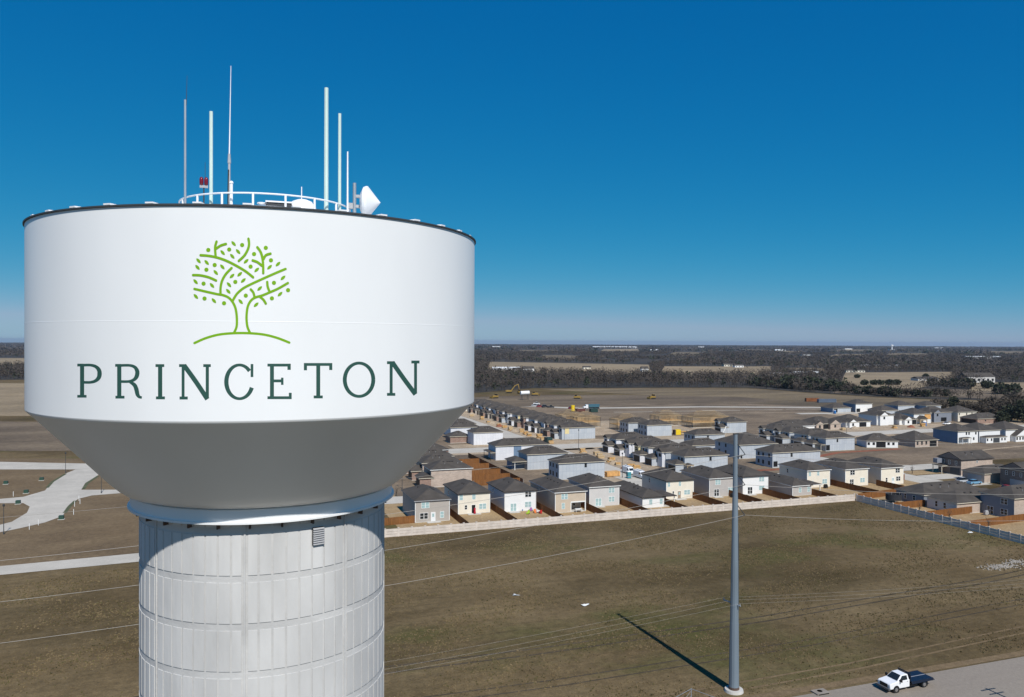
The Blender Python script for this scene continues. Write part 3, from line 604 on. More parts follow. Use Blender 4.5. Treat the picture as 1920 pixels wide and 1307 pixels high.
# house D: covered patio, a recess in the south-east corner, shown by its white surround, dark back wall and window
w_, d_ = 8.5, 18.0; t = H['D']; me = [c for c in t.children if c.name.startswith('wall')][0]
q = MB().box(-w_/2, w_/2, -d_/2+3, d_/2, .16, TWO).box(-w_/2, .05, -d_/2, -d_/2+3.001, .16, TWO).box(.05, w_/2, -d_/2, -d_/2+3.001, 2.62, TWO); me.data = q.mesh('wall'); me.data.materials.append(WALLS['tan'])
part('patio_surround', MB().box(.05, w_/2+.02, -d_/2-.03, -d_/2+.1, 2.45, 2.75), trim_w, t)
for x in (.12, w_/2-.1): part('patio_post', MB().box(x-.1, x+.1, -d_/2-.02, -d_/2+.18, .13, 2.45), trim_w, t)
slab(t, .05, w_/2, -d_/2, -d_/2+2.97, .13)
for x in (1.2, 2.3): 
    o = window(t, 'S', x, 1.6, w_, d_, .85, 1.3, 1, glass); o.location.y = -d_/2+2.99
for k, e, n, w_, d_, st, wl, fa, lab in FR:   # small lamp by the back door, white corner boards
    for x in (-w_/2, w_/2): part('corner_board', MB().box(x-.07, x+.07, -d_/2-.025, -d_/2+.1, .17, (TWO if st == 2 else ONE)-.08), trim_w if wl != 'white' else WALLS['grey'], H[k])

# --- generic parts for the houses on the north-south streets
def opening(t, face, u, z, W, D, wd, hh, name='window_opening', m=None):  # flat panel on the wall; its black stands for the unlit inside
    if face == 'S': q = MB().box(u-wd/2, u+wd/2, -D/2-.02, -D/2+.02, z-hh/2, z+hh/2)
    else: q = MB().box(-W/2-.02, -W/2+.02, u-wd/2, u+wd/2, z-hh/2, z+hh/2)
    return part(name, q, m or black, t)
def west_front(t, W, D, wall, upper=None, gar=True, porch=True, flip=False, gable='W', side=None):
    """street front towards the west: projecting garage with its own roof, upper bay, porch"""
    s = -1 if not flip else 1; gy = s*(D/2-2.75)
    a, b = (gy-2.6, gy+2.6)
    body(t, -W/2-3.4, -W/2-.002, a, b, ONE, WALLS[side or wall], 'garage_wing'); hip_roof(t, -W/2-3.4, -W/2+.6, a, b, ONE, name='garage_roof', gable=gable, pitch=.5)
    part('garage_door_or_shade', MB().box(-W/2-3.44, -W/2-3.38, gy-2.2, gy+2.2, .17, 2.3), black, t)  # no door here: black panel paints the dark of the open garage
    if upper:
        body(t, -W/2-1.2, -W/2-.003, -s*(D/2-2.0)-1.6, -s*(D/2-2.0)+1.6, TWO-.004, WALLS[upper], 'front_bay'); hip_roof(t, -W/2-1.2, -W/2+2.2, -s*(D/2-2.0)-1.6, -s*(D/2-2.0)+1.6, TWO-.006, name='bay_roof', gable='W', pitch=.6)
        q = MB().box(-W/2-1.24, -W/2-1.18, -s*(D/2-2.0)-.8, -s*(D/2-2.0)+.8, 3.5, 4.7); part('window_opening', q, black, t)
    elif porch:
        y = -s*(D/2-1.9); hip_roof(t, -W/2-2.2, -W/2-.02, y-1.6, y+1.6, 2.6, name='porch_roof', oh=.2, pitch=.3)
        for yy in (y-1.5, y+1.5): part('porch_post', MB().box(-W/2-2.2, -W/2-2.04, yy-.08, yy+.08, 0, 2.53), trim_c, t)
    for z in (4.1,): opening(t, 'W', gy-1, z, W, D, 1.1, 1.3); opening(t, 'W', gy+1, z, W, D, 1.1, 1.3)
def rear_west(t, W, D, st=2):
    for u in (-.3, .05, .32):
        if st == 2: opening(t, 'W', u*D, 4.1, W, D, 1.0, 1.3)
        opening(t, 'W', u*D, 1.5, W, D, 1.1, 1.4)
def P(ix): return random.Random(ix)
GC = 'houses going up on the north-south streets'
# column 1, brick, backyards to the east
c1 = house('brick two-storey house with long pale side wall behind the row', 56.5, 233, 12.7, 9.6, 2, 'palebrick', fascia=trim_w, vents=6, group=GC); west_front(c1, 12.7, 9.6, 'brick', None, gable='S', side='brick')
o = house('brick two-storey house second up the street, beyond the long pale one', 57, 246.5, 12.5, 9, 2, 'palebrick', vents=4, group=GC); west_front(o, 12.5, 9, 'brick')
o = house('brick two-storey house third up the street beside the tank', 58, 259.5, 12.5, 9, 2, 'palebrick', vents=4, group=GC); west_front(o, 12.5, 9, 'brick')
o = house('brick two-storey house with white gutter line under the tank edge', 60, 275, 13, 9, 2, 'brick', fascia=trim_w, vents=4, group=GC)
# column 2, fronts to the east
o = house('blue-grey sheathed house with small black window, closest to the street of vans', 98, 233, 16, 8.6, 2, 'wrap', vents=7, group=GC); rear_west(o, 16, 8.6); window(o, 'S', 1.3, 4.3, 16, 8.6, .8, 1.3, 1, glass, trim_d)
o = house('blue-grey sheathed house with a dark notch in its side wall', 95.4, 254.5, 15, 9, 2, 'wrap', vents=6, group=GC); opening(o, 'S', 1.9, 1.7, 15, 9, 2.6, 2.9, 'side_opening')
body(o, -7.5-4.5, -7.502, -1.5, 4.0, ONE, WALLS['bluewrap'], 'rear_wing'); hip_roof(o, -7.5-4.9, -7.2, -3.6, 4.0, ONE, name='rear_roof'); part('porch_post', MB().box(-11.8, -11.6, -3.5, -3.3, 0, ONE-.08), trim_w, o)
o = house('white sheathed house whose roof steps back over a blue recess', 91.9, 278.5, 21, 9, 2, 'whitewrap', vents=6, group=GC); part('recess_panel', MB().box(-3.5, -.5, -4.53, -4.4, .2, 5.1), WALLS['bluewrap'], o)
for yy in (-4.0, 4.0): part('porch_post', MB().box(-12.4, -12.25, yy-.08, yy+.08, 0, ONE-.1), trim_d, o)
hip_roof(o, -12.4, -10.52, -4.2, 4.2, ONE, name='rear_roof', oh=.2, pitch=.3)
o = house('long white sheathed house above the cross street, with plain bright side', 96.4, 322, 13, 9.2, 2, 'whitewrap', vents=2, group=GC)
o = house('low brick house with pale roof edge next to the long white side wall', 88.7, 331.2, 9, 8, 1, 'brick', vents=2, group=GC); opening(o, 'S', 3.7, 1.4, 9, 8, .6, 1.2)
o = house('white sided house half behind the low brick one', 92.3, 344, 13.5, 9, 2, 'whitewrap', vents=3, group=GC); opening(o, 'S', 3, 4.2, 13.5, 9, .8, 1.2)
house('grey roofed house under the tank edge, farthest of its short row', 95, 357, 13, 9, 2, 'whitewrap', vents=3, group=GC)
# column 3, fronts to the west onto the street of vans
for i, (n_, w_, sd, up, gb, lab) in enumerate([
    (233.6, 17, 'wrap', None, None, 'blue-grey sheathed house with pale timber porch posts on the corner by the vans'),
    (245.4, 15, 'wrap', 'whitewrap', None, 'sheathed house with row of four dark upper windows, second from the corner'),
    (257.6, 15, 'whitewrap', 'yellow', None, 'sheathed house with small square garage wing, third from the corner'),
    (270.0, 15, 'whitewrap', 'whitewrap', 'W', 'sheathed house with a tall white front bay above lumber stacks'),
    (283.5, 15, 'whitewrap', 'whitewrap', 'W', 'sheathed house at the far street corner with white bay and dark garages')]):
    t = house(lab, 144.2 if i == 0 else 143.8, n_, w_, 9, 2, sd, vents=6, group=GC); west_front(t, w_, 9, sd, up, gable=gb or None, flip=(i % 2 == 1))
    if i == 0: window(t, 'S', 1.6, 4.2, w_, 9, .85, 1.35, 1, glass, trim_d); window(t, 'S', -.2, .95, w_, 9, 1.9, 1.0, 2, glass, trim_d); hip_roof(t, -w_/2-.2, -w_/2+2.4, -4.5-1.8, -4.52, 2.5, name='porch_roof', oh=.1, gable='S', fascia=lumber); [part('porch_post', MB().box(x, x+.16, -6.2, -6.04, 0, 2.42), lumber, t) for x in (-w_/2, -w_/2+2.1)]
# column 3 beyond the cross street: a long row of fronts
fm = ['wrap', 'brick', 'whitewrap', 'whitewrap', 'brick', 'whitewrap', 'wrap', 'brick', 'taupe', 'brick', 'taupe', 'brick', 'cream']
nm = ['blue-grey sheathed house with a yellow panel, nearest beyond the cross street', 'house with a tall narrow brick front bay, second beyond the cross street', 'white sided house third beyond the cross street', 'white sided house with porch posts, fourth beyond the cross street', 'house with brick front, fifth beyond the cross street', 'white sided house sixth beyond the cross street, with a yellow patch', 'sheathed house seventh beyond the cross street', 'tall brick fronted house eighth beyond the cross street', 'taupe fronted house ninth beyond the cross street', 'brick fronted house tenth beyond the cross street', 'taupe house eleventh beyond the cross street', 'brick house twelfth beyond the cross street', 'cream house at the far end of the row, just clear of the tank']
for i in range(13):
    t = house(nm[i], 140.8, 328.2+i*12.4, 15, 9, 2, 'wrap' if i == 0 else 'whitewrap', vents=3 if i < 4 else 0, group=GC)
    west_front(t, 15, 9, fm[i], fm[i] if i in (1, 4, 6, 7, 9, 11, 12) else ('wrap' if i == 0 else None), gable='W' if i % 3 != 1 else None, flip=(i % 2 == 0), side=fm[i])
    if i in (0, 5): part('yellow_panel', MB().box(-7.4, -5.4, -4.54, -4.4, 2.6, 5.15), WALLS['yellow'], t)
# column 4, backs to the west
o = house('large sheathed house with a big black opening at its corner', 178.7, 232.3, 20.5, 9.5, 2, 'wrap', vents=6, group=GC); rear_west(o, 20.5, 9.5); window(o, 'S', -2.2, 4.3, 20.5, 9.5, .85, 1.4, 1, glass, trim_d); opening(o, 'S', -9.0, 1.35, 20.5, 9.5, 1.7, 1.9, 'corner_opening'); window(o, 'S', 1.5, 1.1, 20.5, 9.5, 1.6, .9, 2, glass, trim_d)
o = house('sheathed house just behind the steel pole, dark windows on its west wall', 180.4, 254, 17, 16, 2, 'wrap', vents=5, group=GC); rear_west(o, 17, 16); opening(o, 'S', -7.6, .9, 17, 16, .8, 1.4)
o = house('low sheathed house with wide roof left of the steel pole', 172.5, 274, 14, 8.5, 1, 'wrap', vents=3, group=GC, pitch=.5)
o = house('sheathed house with bright eave line above the low roof', 182, 287, 14.5, 8.5, 2, 'wrap', vents=3, group=GC); rear_west(o, 14.5, 8.5); opening(o, 'S', -1, 4.3, 14.5, 8.5, .9, 1.2)
o = house('sheathed house with plain striped side wall beside the yellow bin', 181.9, 327.3, 13, 9, 2, 'wrap', vents=4, group=GC); rear_west(o, 13, 9)
o = house('sheathed house with two dark west windows, in front of the timber frames', 178.6, 339.5, 13, 9, 2, 'wrap', vents=3, group=GC); rear_west(o, 13, 9)
# column 5, fronts to the west
for i, (n_, w_, e_, lab) in enumerate([(261.5, 14.5, 227, 'sheathed house with a striped side wall and dark corner porch on the red clay'), (272.4, 14, 227.5, 'sheathed house second back behind the striped one on the red clay'), (283.2, 14, 226.5, 'sheathed house with pointed west gable, third back from the red clay'), (294.0, 14, 226.5, 'sheathed house with pointed gable and white band, fourth back from the red clay')]):
    t = house(lab, e_, n_, w_, 9, 2, 'wrap', vents=4, group=GC); west_front(t, w_, 9, 'wrap', 'wrap' if i > 1 else None, gable='W' if i > 1 else None, flip=(i == 0))
    if i == 0: window(t, 'S', -1.5, 4.2, w_, 9, .8, 1.4, 1, glass, trim_d); opening(t, 'S', -6.2, 1.4, w_, 9, 1.9, 2.2, 'porch_shade')  # the corner porch's shade is a flat black panel
t = house('sheathed house with a white plank leaning on it, beyond the cross street', 226, 328.2, 11, 9, 2, 'wrap', vents=3, group=GC); west_front(t, 11, 9, 'wrap', 'wrap', gable='W')
part('leaning_plank', MB().prism([(-8.4, 0), (-8.0, 0), (-6.0, 3.5), (-6.4, 3.5)], 'y', -4.9, -4.62), trim_w, t)
o = house('long low house with pale blue-white wall at the street end', 252.5, 322, 20, 10, 1, 'white', vents=2, fascia=trim_w, group=GC, pitch=.5)

# --- row with fronts to the south (beyond the second street)
GS = 'houses facing south along the far street'
def south_front(t, W, D, h, m, gables, gar=None):
    for x, wd, mm in gables:
        pr = 1.6; body(t, x-wd/2, x+wd/2, -D/2-pr, -D/2-.002, h, WALLS[mm], 'front_gable'); 
        q = MB().prism([(x-wd/2-.001, h+.12), (x+wd/2+.001, h+.12), (x, h+.10+(wd/2+.3)*.62)], 'y', -D/2-pr-.01, -D/2+1); part('gable_wall', q, WALLS[mm], t)
        hip_roof(t, x-wd/2, x+wd/2, -D/2-pr, -D/2+2.5, h, name='gable_roof', gable='S', pitch=.66, oh=.3); 
        q = MB().prism([(x-wd/2+.2, h+.14), (x+wd/2-.2, h+.14), (x, h+.02+(wd/2+.1)*.62)], 'y', -D/2-pr-.34, -D/2-pr-.31); part('gable_face', q, WALLS[mm], t)
        part('window', MB().box(x-.6, x+.6, -D/2-pr-.03, -D/2-pr+.02, h-1.9, h-.5), glass, t)
    if gar is not None: part('garage_door_or_shade', MB().box(gar-2.3, gar+2.3, -D/2-.06, -D/2+.02, .17, 2.4), black, t)  # black panel in place of the shaded inside of an open garage
def srow(lab, e, n, w, d, st, wl, gables, gar, **k):
    t = house(lab, e, n, w, d, st, wl, vents=0, group=GS, **k); south_front(t, w, d, TWO-.01 if st == 2 else ONE-.01, wl, gables, gar); return t
srow('low brick house with two front gables facing the dusty street', 277, 328, 17, 13, 1, 'palebrick', [(-6, 4.2, 'palebrick'), (3.6, 6, 'palebrick')], -1.5)
srow('low white gabled house with an open dark garage', 300, 331, 16, 14, 1, 'white', [(-4.8, 4.5, 'white')], 3)
srow('white two-storey house with a front gable, tallest on the far street', 324, 335, 11.5, 13, 2, 'white', [(-2.2, 5.5, 'white')], -1.5)
srow('low white gabled house right of the tall white one', 337.5, 333, 12, 14, 1, 'white', [(-1.5, 5, 'white')], 3.5)
o = srow('house part clad in orange board with a timber garage gable', 350, 335.5, 12, 13, 2, 'white', [], None); part('board_cladding', MB().box(1.5, 5.9, -6.56, -6.4, 2.3, 5.15), WALLS['osb'], o); hip_roof(o, -4.5, .6, -9.5, -6.52, 2.6, name='garage_gable_roof', gable='S', pitch=.7, oh=.2); part('garage_frame', MB().box(-4.4, -4.0, -9.4, -9.1, 0, 2.5).box(.1, .5, -9.4, -9.1, 0, 2.5).box(-4.0, .1, -9.4, -9.1, 2.1, 2.5), lumber, o)
o = srow('dark grey two-storey house with garages left of the cream wall', 366, 340, 16, 12, 2, 'slate', [(-4, 5, 'slate')], 2)
o = srow('cream two-storey house wall with three small windows near the trees', 384.5, 338, 14, 13, 2, 'cream', [], None); [window(o, 'S', x, 4.2, 14, 13, .9, 1.3, 1, glass, trim_c) for x in (-6, -.5, 3.5)]
o = srow('low brown brick house by the dark trees on the right', 382, 323.4, 20.5, 11, 1, 'brick', [], None); [window(o, 'S', x, 1.9, 20.5, 11, .9, .8, 1, glass, trim_d) for x in (-4.5, 3.8)]; opening(o, 'W', 0, 1.3, 20.5, 11, 9, 2.2, 'porch_shade')  # black west panel paints the shade inside the porch
# --- row with backs to the south, right of the dirt field
o = house('low white house set at an angle beside the dirt field', 252.5, 262.5, 13, 10, 1, 'white', vents=2, rz=R(-20), group=GS, pitch=.5); [opening(o, 'S', x, 1.7, 13, 10, 1, 1.1) for x in (-5.7, -3.6, 2.6, 4.6)]; opening(o, 'S', -.6, 1.35, 13, 10, 4.0, 2.4, 'patio_shade')  # flat black panel stands for the shade of the patio
o = house('low tan brick house with a dark covered patio beside the dirt field', 271.6, 259.5, 12.5, 13, 1, 'palebrick', vents=0, group=GS, pitch=.5); [window(o, 'S', x, 1.7, 12.5, 13, .95, 1.3, 1, glass, trim_d) for x in (-5, -2.6, -.2)]; opening(o, 'S', 3.6, 1.4, 12.5, 13, 3.8, 2.5, 'patio_shade')  # patio recess not built: its shade is a black panel
o = house('blue and white two-storey house with a small porch, beside the dirt field', 299.8, 263.5, 11.8, 13, 2, 'white', vents=0, group=GS); part('west_face', MB().box(-5.95, -5.9, -6.5, 6.5, .17, 5.1), WALLS['bluewrap'], o); [window(o, 'S', x, z, 11.8, 13, .8, 1.2, 1, glass, trim_d) for x, z in ((-.9, 4.3), (.6, 4.3), (4.6, 4.3), (3.4, 1.9))]; hip_roof(o, -5.2, 0, -8.3, -6.52, 2.45, name='porch_roof', oh=.15, pitch=.35); [part('porch_post', MB().box(x, x+.2, -8.25, -8.05, 0, 2.38), trim_w, o) for x in (-5.1, -1.5, -.2)]  # thin west panel, darker and bluer than the other walls
o = house('two-storey house with a long white lean-to porch roof', 312.3, 263.5, 12.5, 13, 2, 'white', vents=0, group=GS); part('west_face', MB().box(-6.3, -6.25, -6.5, 6.5, .17, 5.1), WALLS['bluewrap'], o); body(o, -5.8, 6.6, -9.6, -6.52, 2.55, WALLS['white'], 'rear_wing'); hip_roof(o, -5.8, 6.6, -9.6, -6.52, 2.55, name='rear_roof', oh=.25, pitch=.35); [part('window', MB().box(x-.4, x+.4, -9.63, -9.55, 1.0, 2.1), glass, o) for x in (-5, -2.6, 3.6, 5.4)]; part('patio_shade', MB().box(-1.6, 2.2, -9.64, -9.5, .17, 2.2), steel_dark, o)  # dark panel paints the patio's shade on the rear wall
o = house('white two-storey house with a gabled sun room at the right edge', 327, 262.5, 14, 13, 2, 'white', vents=0, group=GS); body(o, -4, 5, -9, -6.52, 2.6, WALLS['white'], 'sun_room'); hip_roof(o, -4, 5, -9, -6.0, 2.6, name='sun_room_roof', gable='S', pitch=.6, oh=.3); part('gable_face', MB().prism([(-3.8, 2.75), (4.8, 2.75), (.5, 5.2)], 'y', -9.34, -9.31), WALLS['white'], o); [part('window', MB().box(x-.45, x+.45, -9.04, -8.98, .9, 2.2), glass, o) for x in (-3.2, -1.4, .4, 2.2, 4.1)]
# far houses by the containers
for i, (e, n, w_, st, wl, lab) in enumerate([(356, 404, 14, 1, 'slate', 'far dark house beside the shipping containers'), (372, 402, 13, 2, 'white', 'far house with bright white wall right of the containers'), (372, 381, 13, 1, 'slate', 'far low dark house with a white door in the group by the containers'), (388, 384, 13, 2, 'slate', 'far dark house with white lower wall behind the tall white one'), (404, 378, 12, 2, 'slate', 'far dark house at the right end of the group by the containers')]):
    o = house(lab, e, n, w_, 11, st, 'white' if wl == 'white' else 'wrap', vents=0, group='far houses by the containers'); part('west_face', MB().box(-w_/2-.05, -w_/2-.003, -5.5, 5.5, .17, 5.1 if st == 2 else 2.75), WALLS['bluewrap'], o); opening(o, 'S', -w_/2+2, 1.3, w_, 11, 3, 2.2, 'garage_opening')  # west panel in a darker blue than the walls

# --- block right of the corner, backs to the west
GR = 'houses right of the wall corner'
o = house('low dark-sided house with hip roof behind the corner of the wall', 176.4, 165.5, 22, 9.5, 1, 'slate', vents=4, group=GR); window(o, 'W', 1.5, 1.6, 22, 9.5, .9, 1.4, 1, glass); window(o, 'W', -1.5, 1.6, 22, 9.5, .9, 1.4, 1, glass)
o = house('low lilac-grey house with two tall back windows beyond the shaded wall', 175.6, 154.4, 20, 9.3, 1, 'palebrick', vents=4, group=GR); part('west_face', MB().box(-10.04, -10.003, -4.65, 4.65, .17, 2.78), WALLS['grey'], o); window(o, 'W', 1.6, 1.6, 20.1, 9.3, .9, 1.6, 1, glass); window(o, 'W', -1.0, 1.6, 20.1, 9.3, .9, 1.6, 1, glass)
o = house('slate two-storey house with pale brick side at the right edge', 184, 145.2, 16, 9.4, 2, 'palebrick', vents=5, group=GR); part('west_face', MB().box(-8.04, -8.003, -4.7, 4.7, .17, 5.18), WALLS['slate'], o)  # thin slate-toned panel over the west wall
for u, z, b, wd, hh in ((-2.0, 4.1, 2, 1.9, 1.5), (-2.0, 1.5, 2, 1.9, 1.5), (1.9, 1.2, 2, 1.8, 2.05)): window(o, 'W', u, z, 16.1, 9.4, wd, hh, b, glass)
o = house('dark brick two-storey house with west gable and balcony by the cul-de-sac', 228, 199, 14, 9, 2, 'palebrick', fascia=trim_d, vents=2, group=GR, gable='W'); part('west_face', MB().box(-7.05, -7.003, -4.5, 4.5, .17, 5.18), WALLS['darkbrick'], o); part('gable_wall', MB().prism([(-4.45, 5.37), (4.45, 5.37), (0, 7.2)], 'x', -7.45, -7.43), WALLS['darkbrick'], o)  # west panel and gable in a darker brick tone than the walls
[window(o, 'W', u, 4.0, 14.1, 9, .8, 1.4, 1, glass) for u in (-2.6, 0, 2.4)]; window(o, 'S', 0, 4.4, 14, 9, .7, .8, 1, glass); hip_roof(o, -9.8, -7.06, .5, 4.4, 2.7, name='porch_roof', oh=.15, pitch=.2); [part('porch_post', MB().box(-9.8, -9.6, y, y+.2, 0, 2.6), trim_c, o) for y in (.6, 4.1)]; part('balcony', MB().box(-9.6, -7.06, 2.6, 4.3, 3.4, 4.9), WALLS['slate'], o); part('garage_door_or_shade', MB().box(-7.1, -7.0, -4.0, -.2, .17, 2.3), steel_dark, o)
o = house('low house with grey garage door facing the parked cars', 223.4, 186.5, 16, 8, 1, 'palebrick', vents=1, group=GR); part('garage_door_or_shade', MB().box(-8.06, -8.0, -3.0, 2.0, .17, 2.25), garage_d, o)
o = house('dark brick two-storey gabled house behind the red car', 226.5, 174.5, 14, 9, 2, 'brick', vents=0, group=GR, gable='W'); part('west_face', MB().box(-7.05, -7.003, -4.5, 4.5, .17, 5.18), WALLS['darkbrick'], o); part('gable_wall', MB().prism([(-4.45, 5.37), (4.45, 5.37), (0, 7.2)], 'x', -7.45, -7.43), WALLS['darkbrick'], o); part('garage_door_or_shade', MB().box(-7.12, -7.05, -3.4, 1.2, .17, 2.3), garage_d, o); [window(o, 'W', u, 4.0, 14.1, 9, .7, 1.3, 1, glass) for u in (-2.4, 0, 2.4)]  # west side panels use the darker brick tone
o = house('house at the right frame edge with a small dark upper window', 232, 162.5, 14, 9, 2, 'slate', vents=0, group=GR)

# --- timber frames going up
def frame_house(lab, e, n, w_, d_, sheathed=False):
    t = thing('timber_frame', lab, 'house frame', (e+w_/2, n+d_/2, 0), 0, 'open timber house frames'); part('floor_slab', MB().box(-w_/2-.2, w_/2+.2, -d_/2-.2, d_/2+.2, 0, .15), concs, t)
    q = MB(); hh = TWO
    for z0, z1 in ((.17, 2.6), (2.9, hh)):
        for x0, y0, x1, y1 in ((-w_/2, -d_/2, w_/2, -d_/2), (-w_/2, d_/2, w_/2, d_/2), (-w_/2, -d_/2, -w_/2, d_/2), (w_/2, -d_/2, w_/2, d_/2), (0, -d_/2, 0, d_/2), (-w_/2, 0, w_/2, 0)):
            L = math.hypot(x1-x0, y1-y0); k = int(L/.62)
            for i in range(k+1): x, y = x0+(x1-x0)*i/k, y0+(y1-y0)*i/k; q.box(x-.05, x+.05, y-.05, y+.05, z0, z1)
            q.box(min(x0, x1)-.06, max(x0, x1)+.06, min(y0, y1)-.06, max(y0, y1)+.06, z1, z1+.2)
    o = part('stud_walls', q, lumber, t); o['kind'] = 'stuff'
    q = MB(); W2, D2 = w_/2+.4, d_/2+.4; zr = hh+.2
    for i in range(int(w_/.62)+1):
        x = -w_/2+i*.62; k = min(1, (min(x+w_/2, w_/2-x)+.5)/(D2)); rz_ = zr+D2*.5*k
        for s in (-1, 1): q.tube((x, s*D2, zr), (x, s*D2*(1-k), rz_), .06, .06, 4)
        q.tube((x, -D2, zr), (x, D2, zr), .05, .05, 4)
    q.tube((-w_/2+D2, 0, zr+D2*.5), (w_/2-D2, 0, zr+D2*.5), .07, .07, 4)
    o = part('roof_trusses', q, lumber, t); o['kind'] = 'stuff'
    part('second_floor', MB().box(-w_/2, w_/2, -d_/2, d_/2, 2.72, 2.88), lumber2, t)
    return t
frame_house('open timber frame nearest the concrete pads', 163, 384, 13, 9); frame_house('open timber frame with truss roof right behind the sheathed house', 180, 353.5, 14, 9); frame_house('open timber frame second from the concrete pads', 166, 371, 13, 9)
frame_house('large open timber frame with long truss roof near the yellow bin', 222, 352.5, 22, 10); frame_house('open timber frame left of the long truss roof', 210, 366, 14, 9)
for i in range(6): tag(link('house_pad', MB().box(-7.5, 7.5, -4.6, 4.6, 0, .2).mesh('house_pad'), concs, None, (171, 402+i*12.2, 0)), 'bare concrete house pad, %s from the timber frames' % ['first', 'second', 'third', 'fourth', 'fifth', 'sixth'][i], 'concrete pad', 'bare house pads')

# ============================================================ walls and fences
stonew = mat('precast_stone', (.60, .52, .45), .9, .14, .9, 7, .3)
PLK = MB().box(-.5, .5, -.06, .06, 0, 1).mesh('x')
def screen_wall(label, p0, p1, stepm, hgt=1.85):
    p0, p1 = Vector(p0), Vector(p1); L = (p1-p0).length; k = round(L/stepm); s = L/k; ang = math.atan2(p1.y-p0.y, p1.x-p0.x)
    t = thing('screen_wall', label, 'wall', (p0.x, p0.y, 0), ang)
    pk = MB().box(.16, s-.16, -.05, .05, 0, hgt/3-.06).mesh('wall_plank'); pk.materials.append(stonew)
    po = MB().box(-.19, .19, -.105, .105, 0, hgt+.05).mesh('post'); po.materials.append(stonew); ca = MB().box(-.24, .24, -.16, .16, hgt+.05, hgt+.13).mesh('post_cap'); ca.materials.append(stonew)
    for i in range(k+1):
        o = link('post', po, None, t, (i*s, 0, 0)); link('post_cap', ca, None, o)
        if i < k:
            for j in range(3): link('wall_plank', pk, None, t, (i*s, random.uniform(-.02, .02), .01+j*hgt/3))
    return t
screen_wall('long sunlit stone-look screen wall behind the row of houses', (8, 177.1), (163.6, 177.1), 3.05)
screen_wall('shaded stone-look screen wall running towards the viewer at the right', (163.9, 176.5), (163.9, 92), 2.55)
def wood_fence(label, pts, hgt=1.83, group='cedar yard fences'):
    t = thing('wood_fence', label, 'fence', (pts[0][0], pts[0][1], 0), 0, group); o = pts[0]; b = MB(); r_ = MB(); ps = MB()
    for (x0, y0), (x1, y1) in zip(pts[:-1], pts[1:]):
        L = math.hypot(x1-x0, y1-y0); dx, dy = (x1-x0)/L, (y1-y0)/L; k = max(1, int(L/.3)); 
        for i in range(k):
            a, c = i*L/k+.012, (i+1)*L/k-.012; ax, ay, cx, cy = x0-o[0]+dx*a, y0-o[1]+dy*a, x0-o[0]+dx*c, y0-o[1]+dy*c
            nx, ny = -dy*.015, dx*.015; h_ = hgt+random.uniform(-.02, .02); j = len(b.v)
            b.v += [(ax-nx, ay-ny, .02), (cx-nx, cy-ny, .02), (cx+nx, cy+ny, .02), (ax+nx, ay+ny, .02), (ax-nx, ay-ny, h_), (cx-nx, cy-ny, h_), (cx+nx, cy+ny, h_), (ax+nx, ay+ny, h_)]
            b.f += [(j, j+3, j+2, j+1), (j+4, j+5, j+6, j+7), (j, j+1, j+5, j+4), (j+1, j+2, j+6, j+5), (j+2, j+3, j+7, j+6), (j+3, j, j+4, j+7)]
        k = max(1, round(L/2.4)); sx, sy = (.07, 0) if abs(dy) > abs(dx) else (0, .07)
        for i in range(k+1): q = MB().tube((x0-o[0]+dx*L*i/k+sx, y0-o[1]+dy*L*i/k+sy, 0), (x0-o[0]+dx*L*i/k+sx, y0-o[1]+dy*L*i/k+sy, hgt-.06), .045, .045, 6); part('fence_post', q, galv, t)
        for z in (.35, 1.5): part('fence_rail', MB().tube((x0-o[0]+sx*.6, y0-o[1]+sy*.6, z), (x1-o[0]+sx*.6, y1-o[1]+sy*.6, z), .04, .04, 4), fencew, t)
    q = part('fence_boards', b, fencew, t); q['kind'] = 'stuff'; return t
LL = [('AB', 52.1), ('BC', 64.1), ('CD', 75.9), ('DE', 87.7), ('EF', 99.2), ('FG', 110.5), ('GH', 122.6), ('HI', 134.2), ('IJ', 145.6), ('JK', 158.1)]
NMH = {'A': 'taupe end house', 'B': 'open-door cream house', 'C': 'white house with toys', 'D': 'tan patio house', 'E': 'pale grey house', 'F': 'low white house', 'G': 'brown-door cream house', 'H': 'warm grey house', 'I': 'white house by the pole', 'J': 'low grey house', 'K': 'barbecue cream house'}
for k, e in LL:
    wood_fence('shaded cedar fence between the %s and the %s' % (NMH[k[0]], NMH[k[1]]), [(e, 177.4), (e, 208)])
    a = [r for r in FR if r[0] == k[0]][0]; x1 = a[1]+a[3]
    if k[0] not in 'FJ' and e-x1 > 1: wood_fence('short cedar gate fence beside the %s' % NMH[k[0]], [(x1+.1, a[2]+6), (e-.1, a[2]+6)])
wood_fence('long cedar fence left of the taupe end house', [(24, 187.6), (41.8, 188.9)])
for i, n_ in enumerate((231.2, 240.5, 250.2, 262.6, 274)): wood_fence('sunlit cedar cross fence, %s from the pale brick house' % ['first', 'second', 'third', 'fourth', 'fifth'][i], [(69.4, n_), (84.2, n_)])
wood_fence('cedar fence along the back of the brick houses, shaded side out', [(84.4, 229), (84.4, 289)])
wood_fence('sunlit cedar fence behind the wall corner', [(164.6, 164.4), (176.2, 164.9)]); wood_fence('sunlit cedar fence between the lilac-grey and slate houses', [(164.6, 153.4), (183.8, 154.6)]); wood_fence('sunlit cedar fence nearest the right edge', [(164.6, 141.9), (184, 143.4), (206, 143.6)])
wood_fence('cedar fence running from the wall corner to the cream houses', [(164.5, 177.3), (181, 180), (187.6, 183), (187.6, 194)]); wood_fence('cedar fence between the two cream houses by the corner', [(174.6, 179.5), (174.6, 208)]); wood_fence('short cedar fence beside the last cream house', [(198.2, 199), (204, 199)])
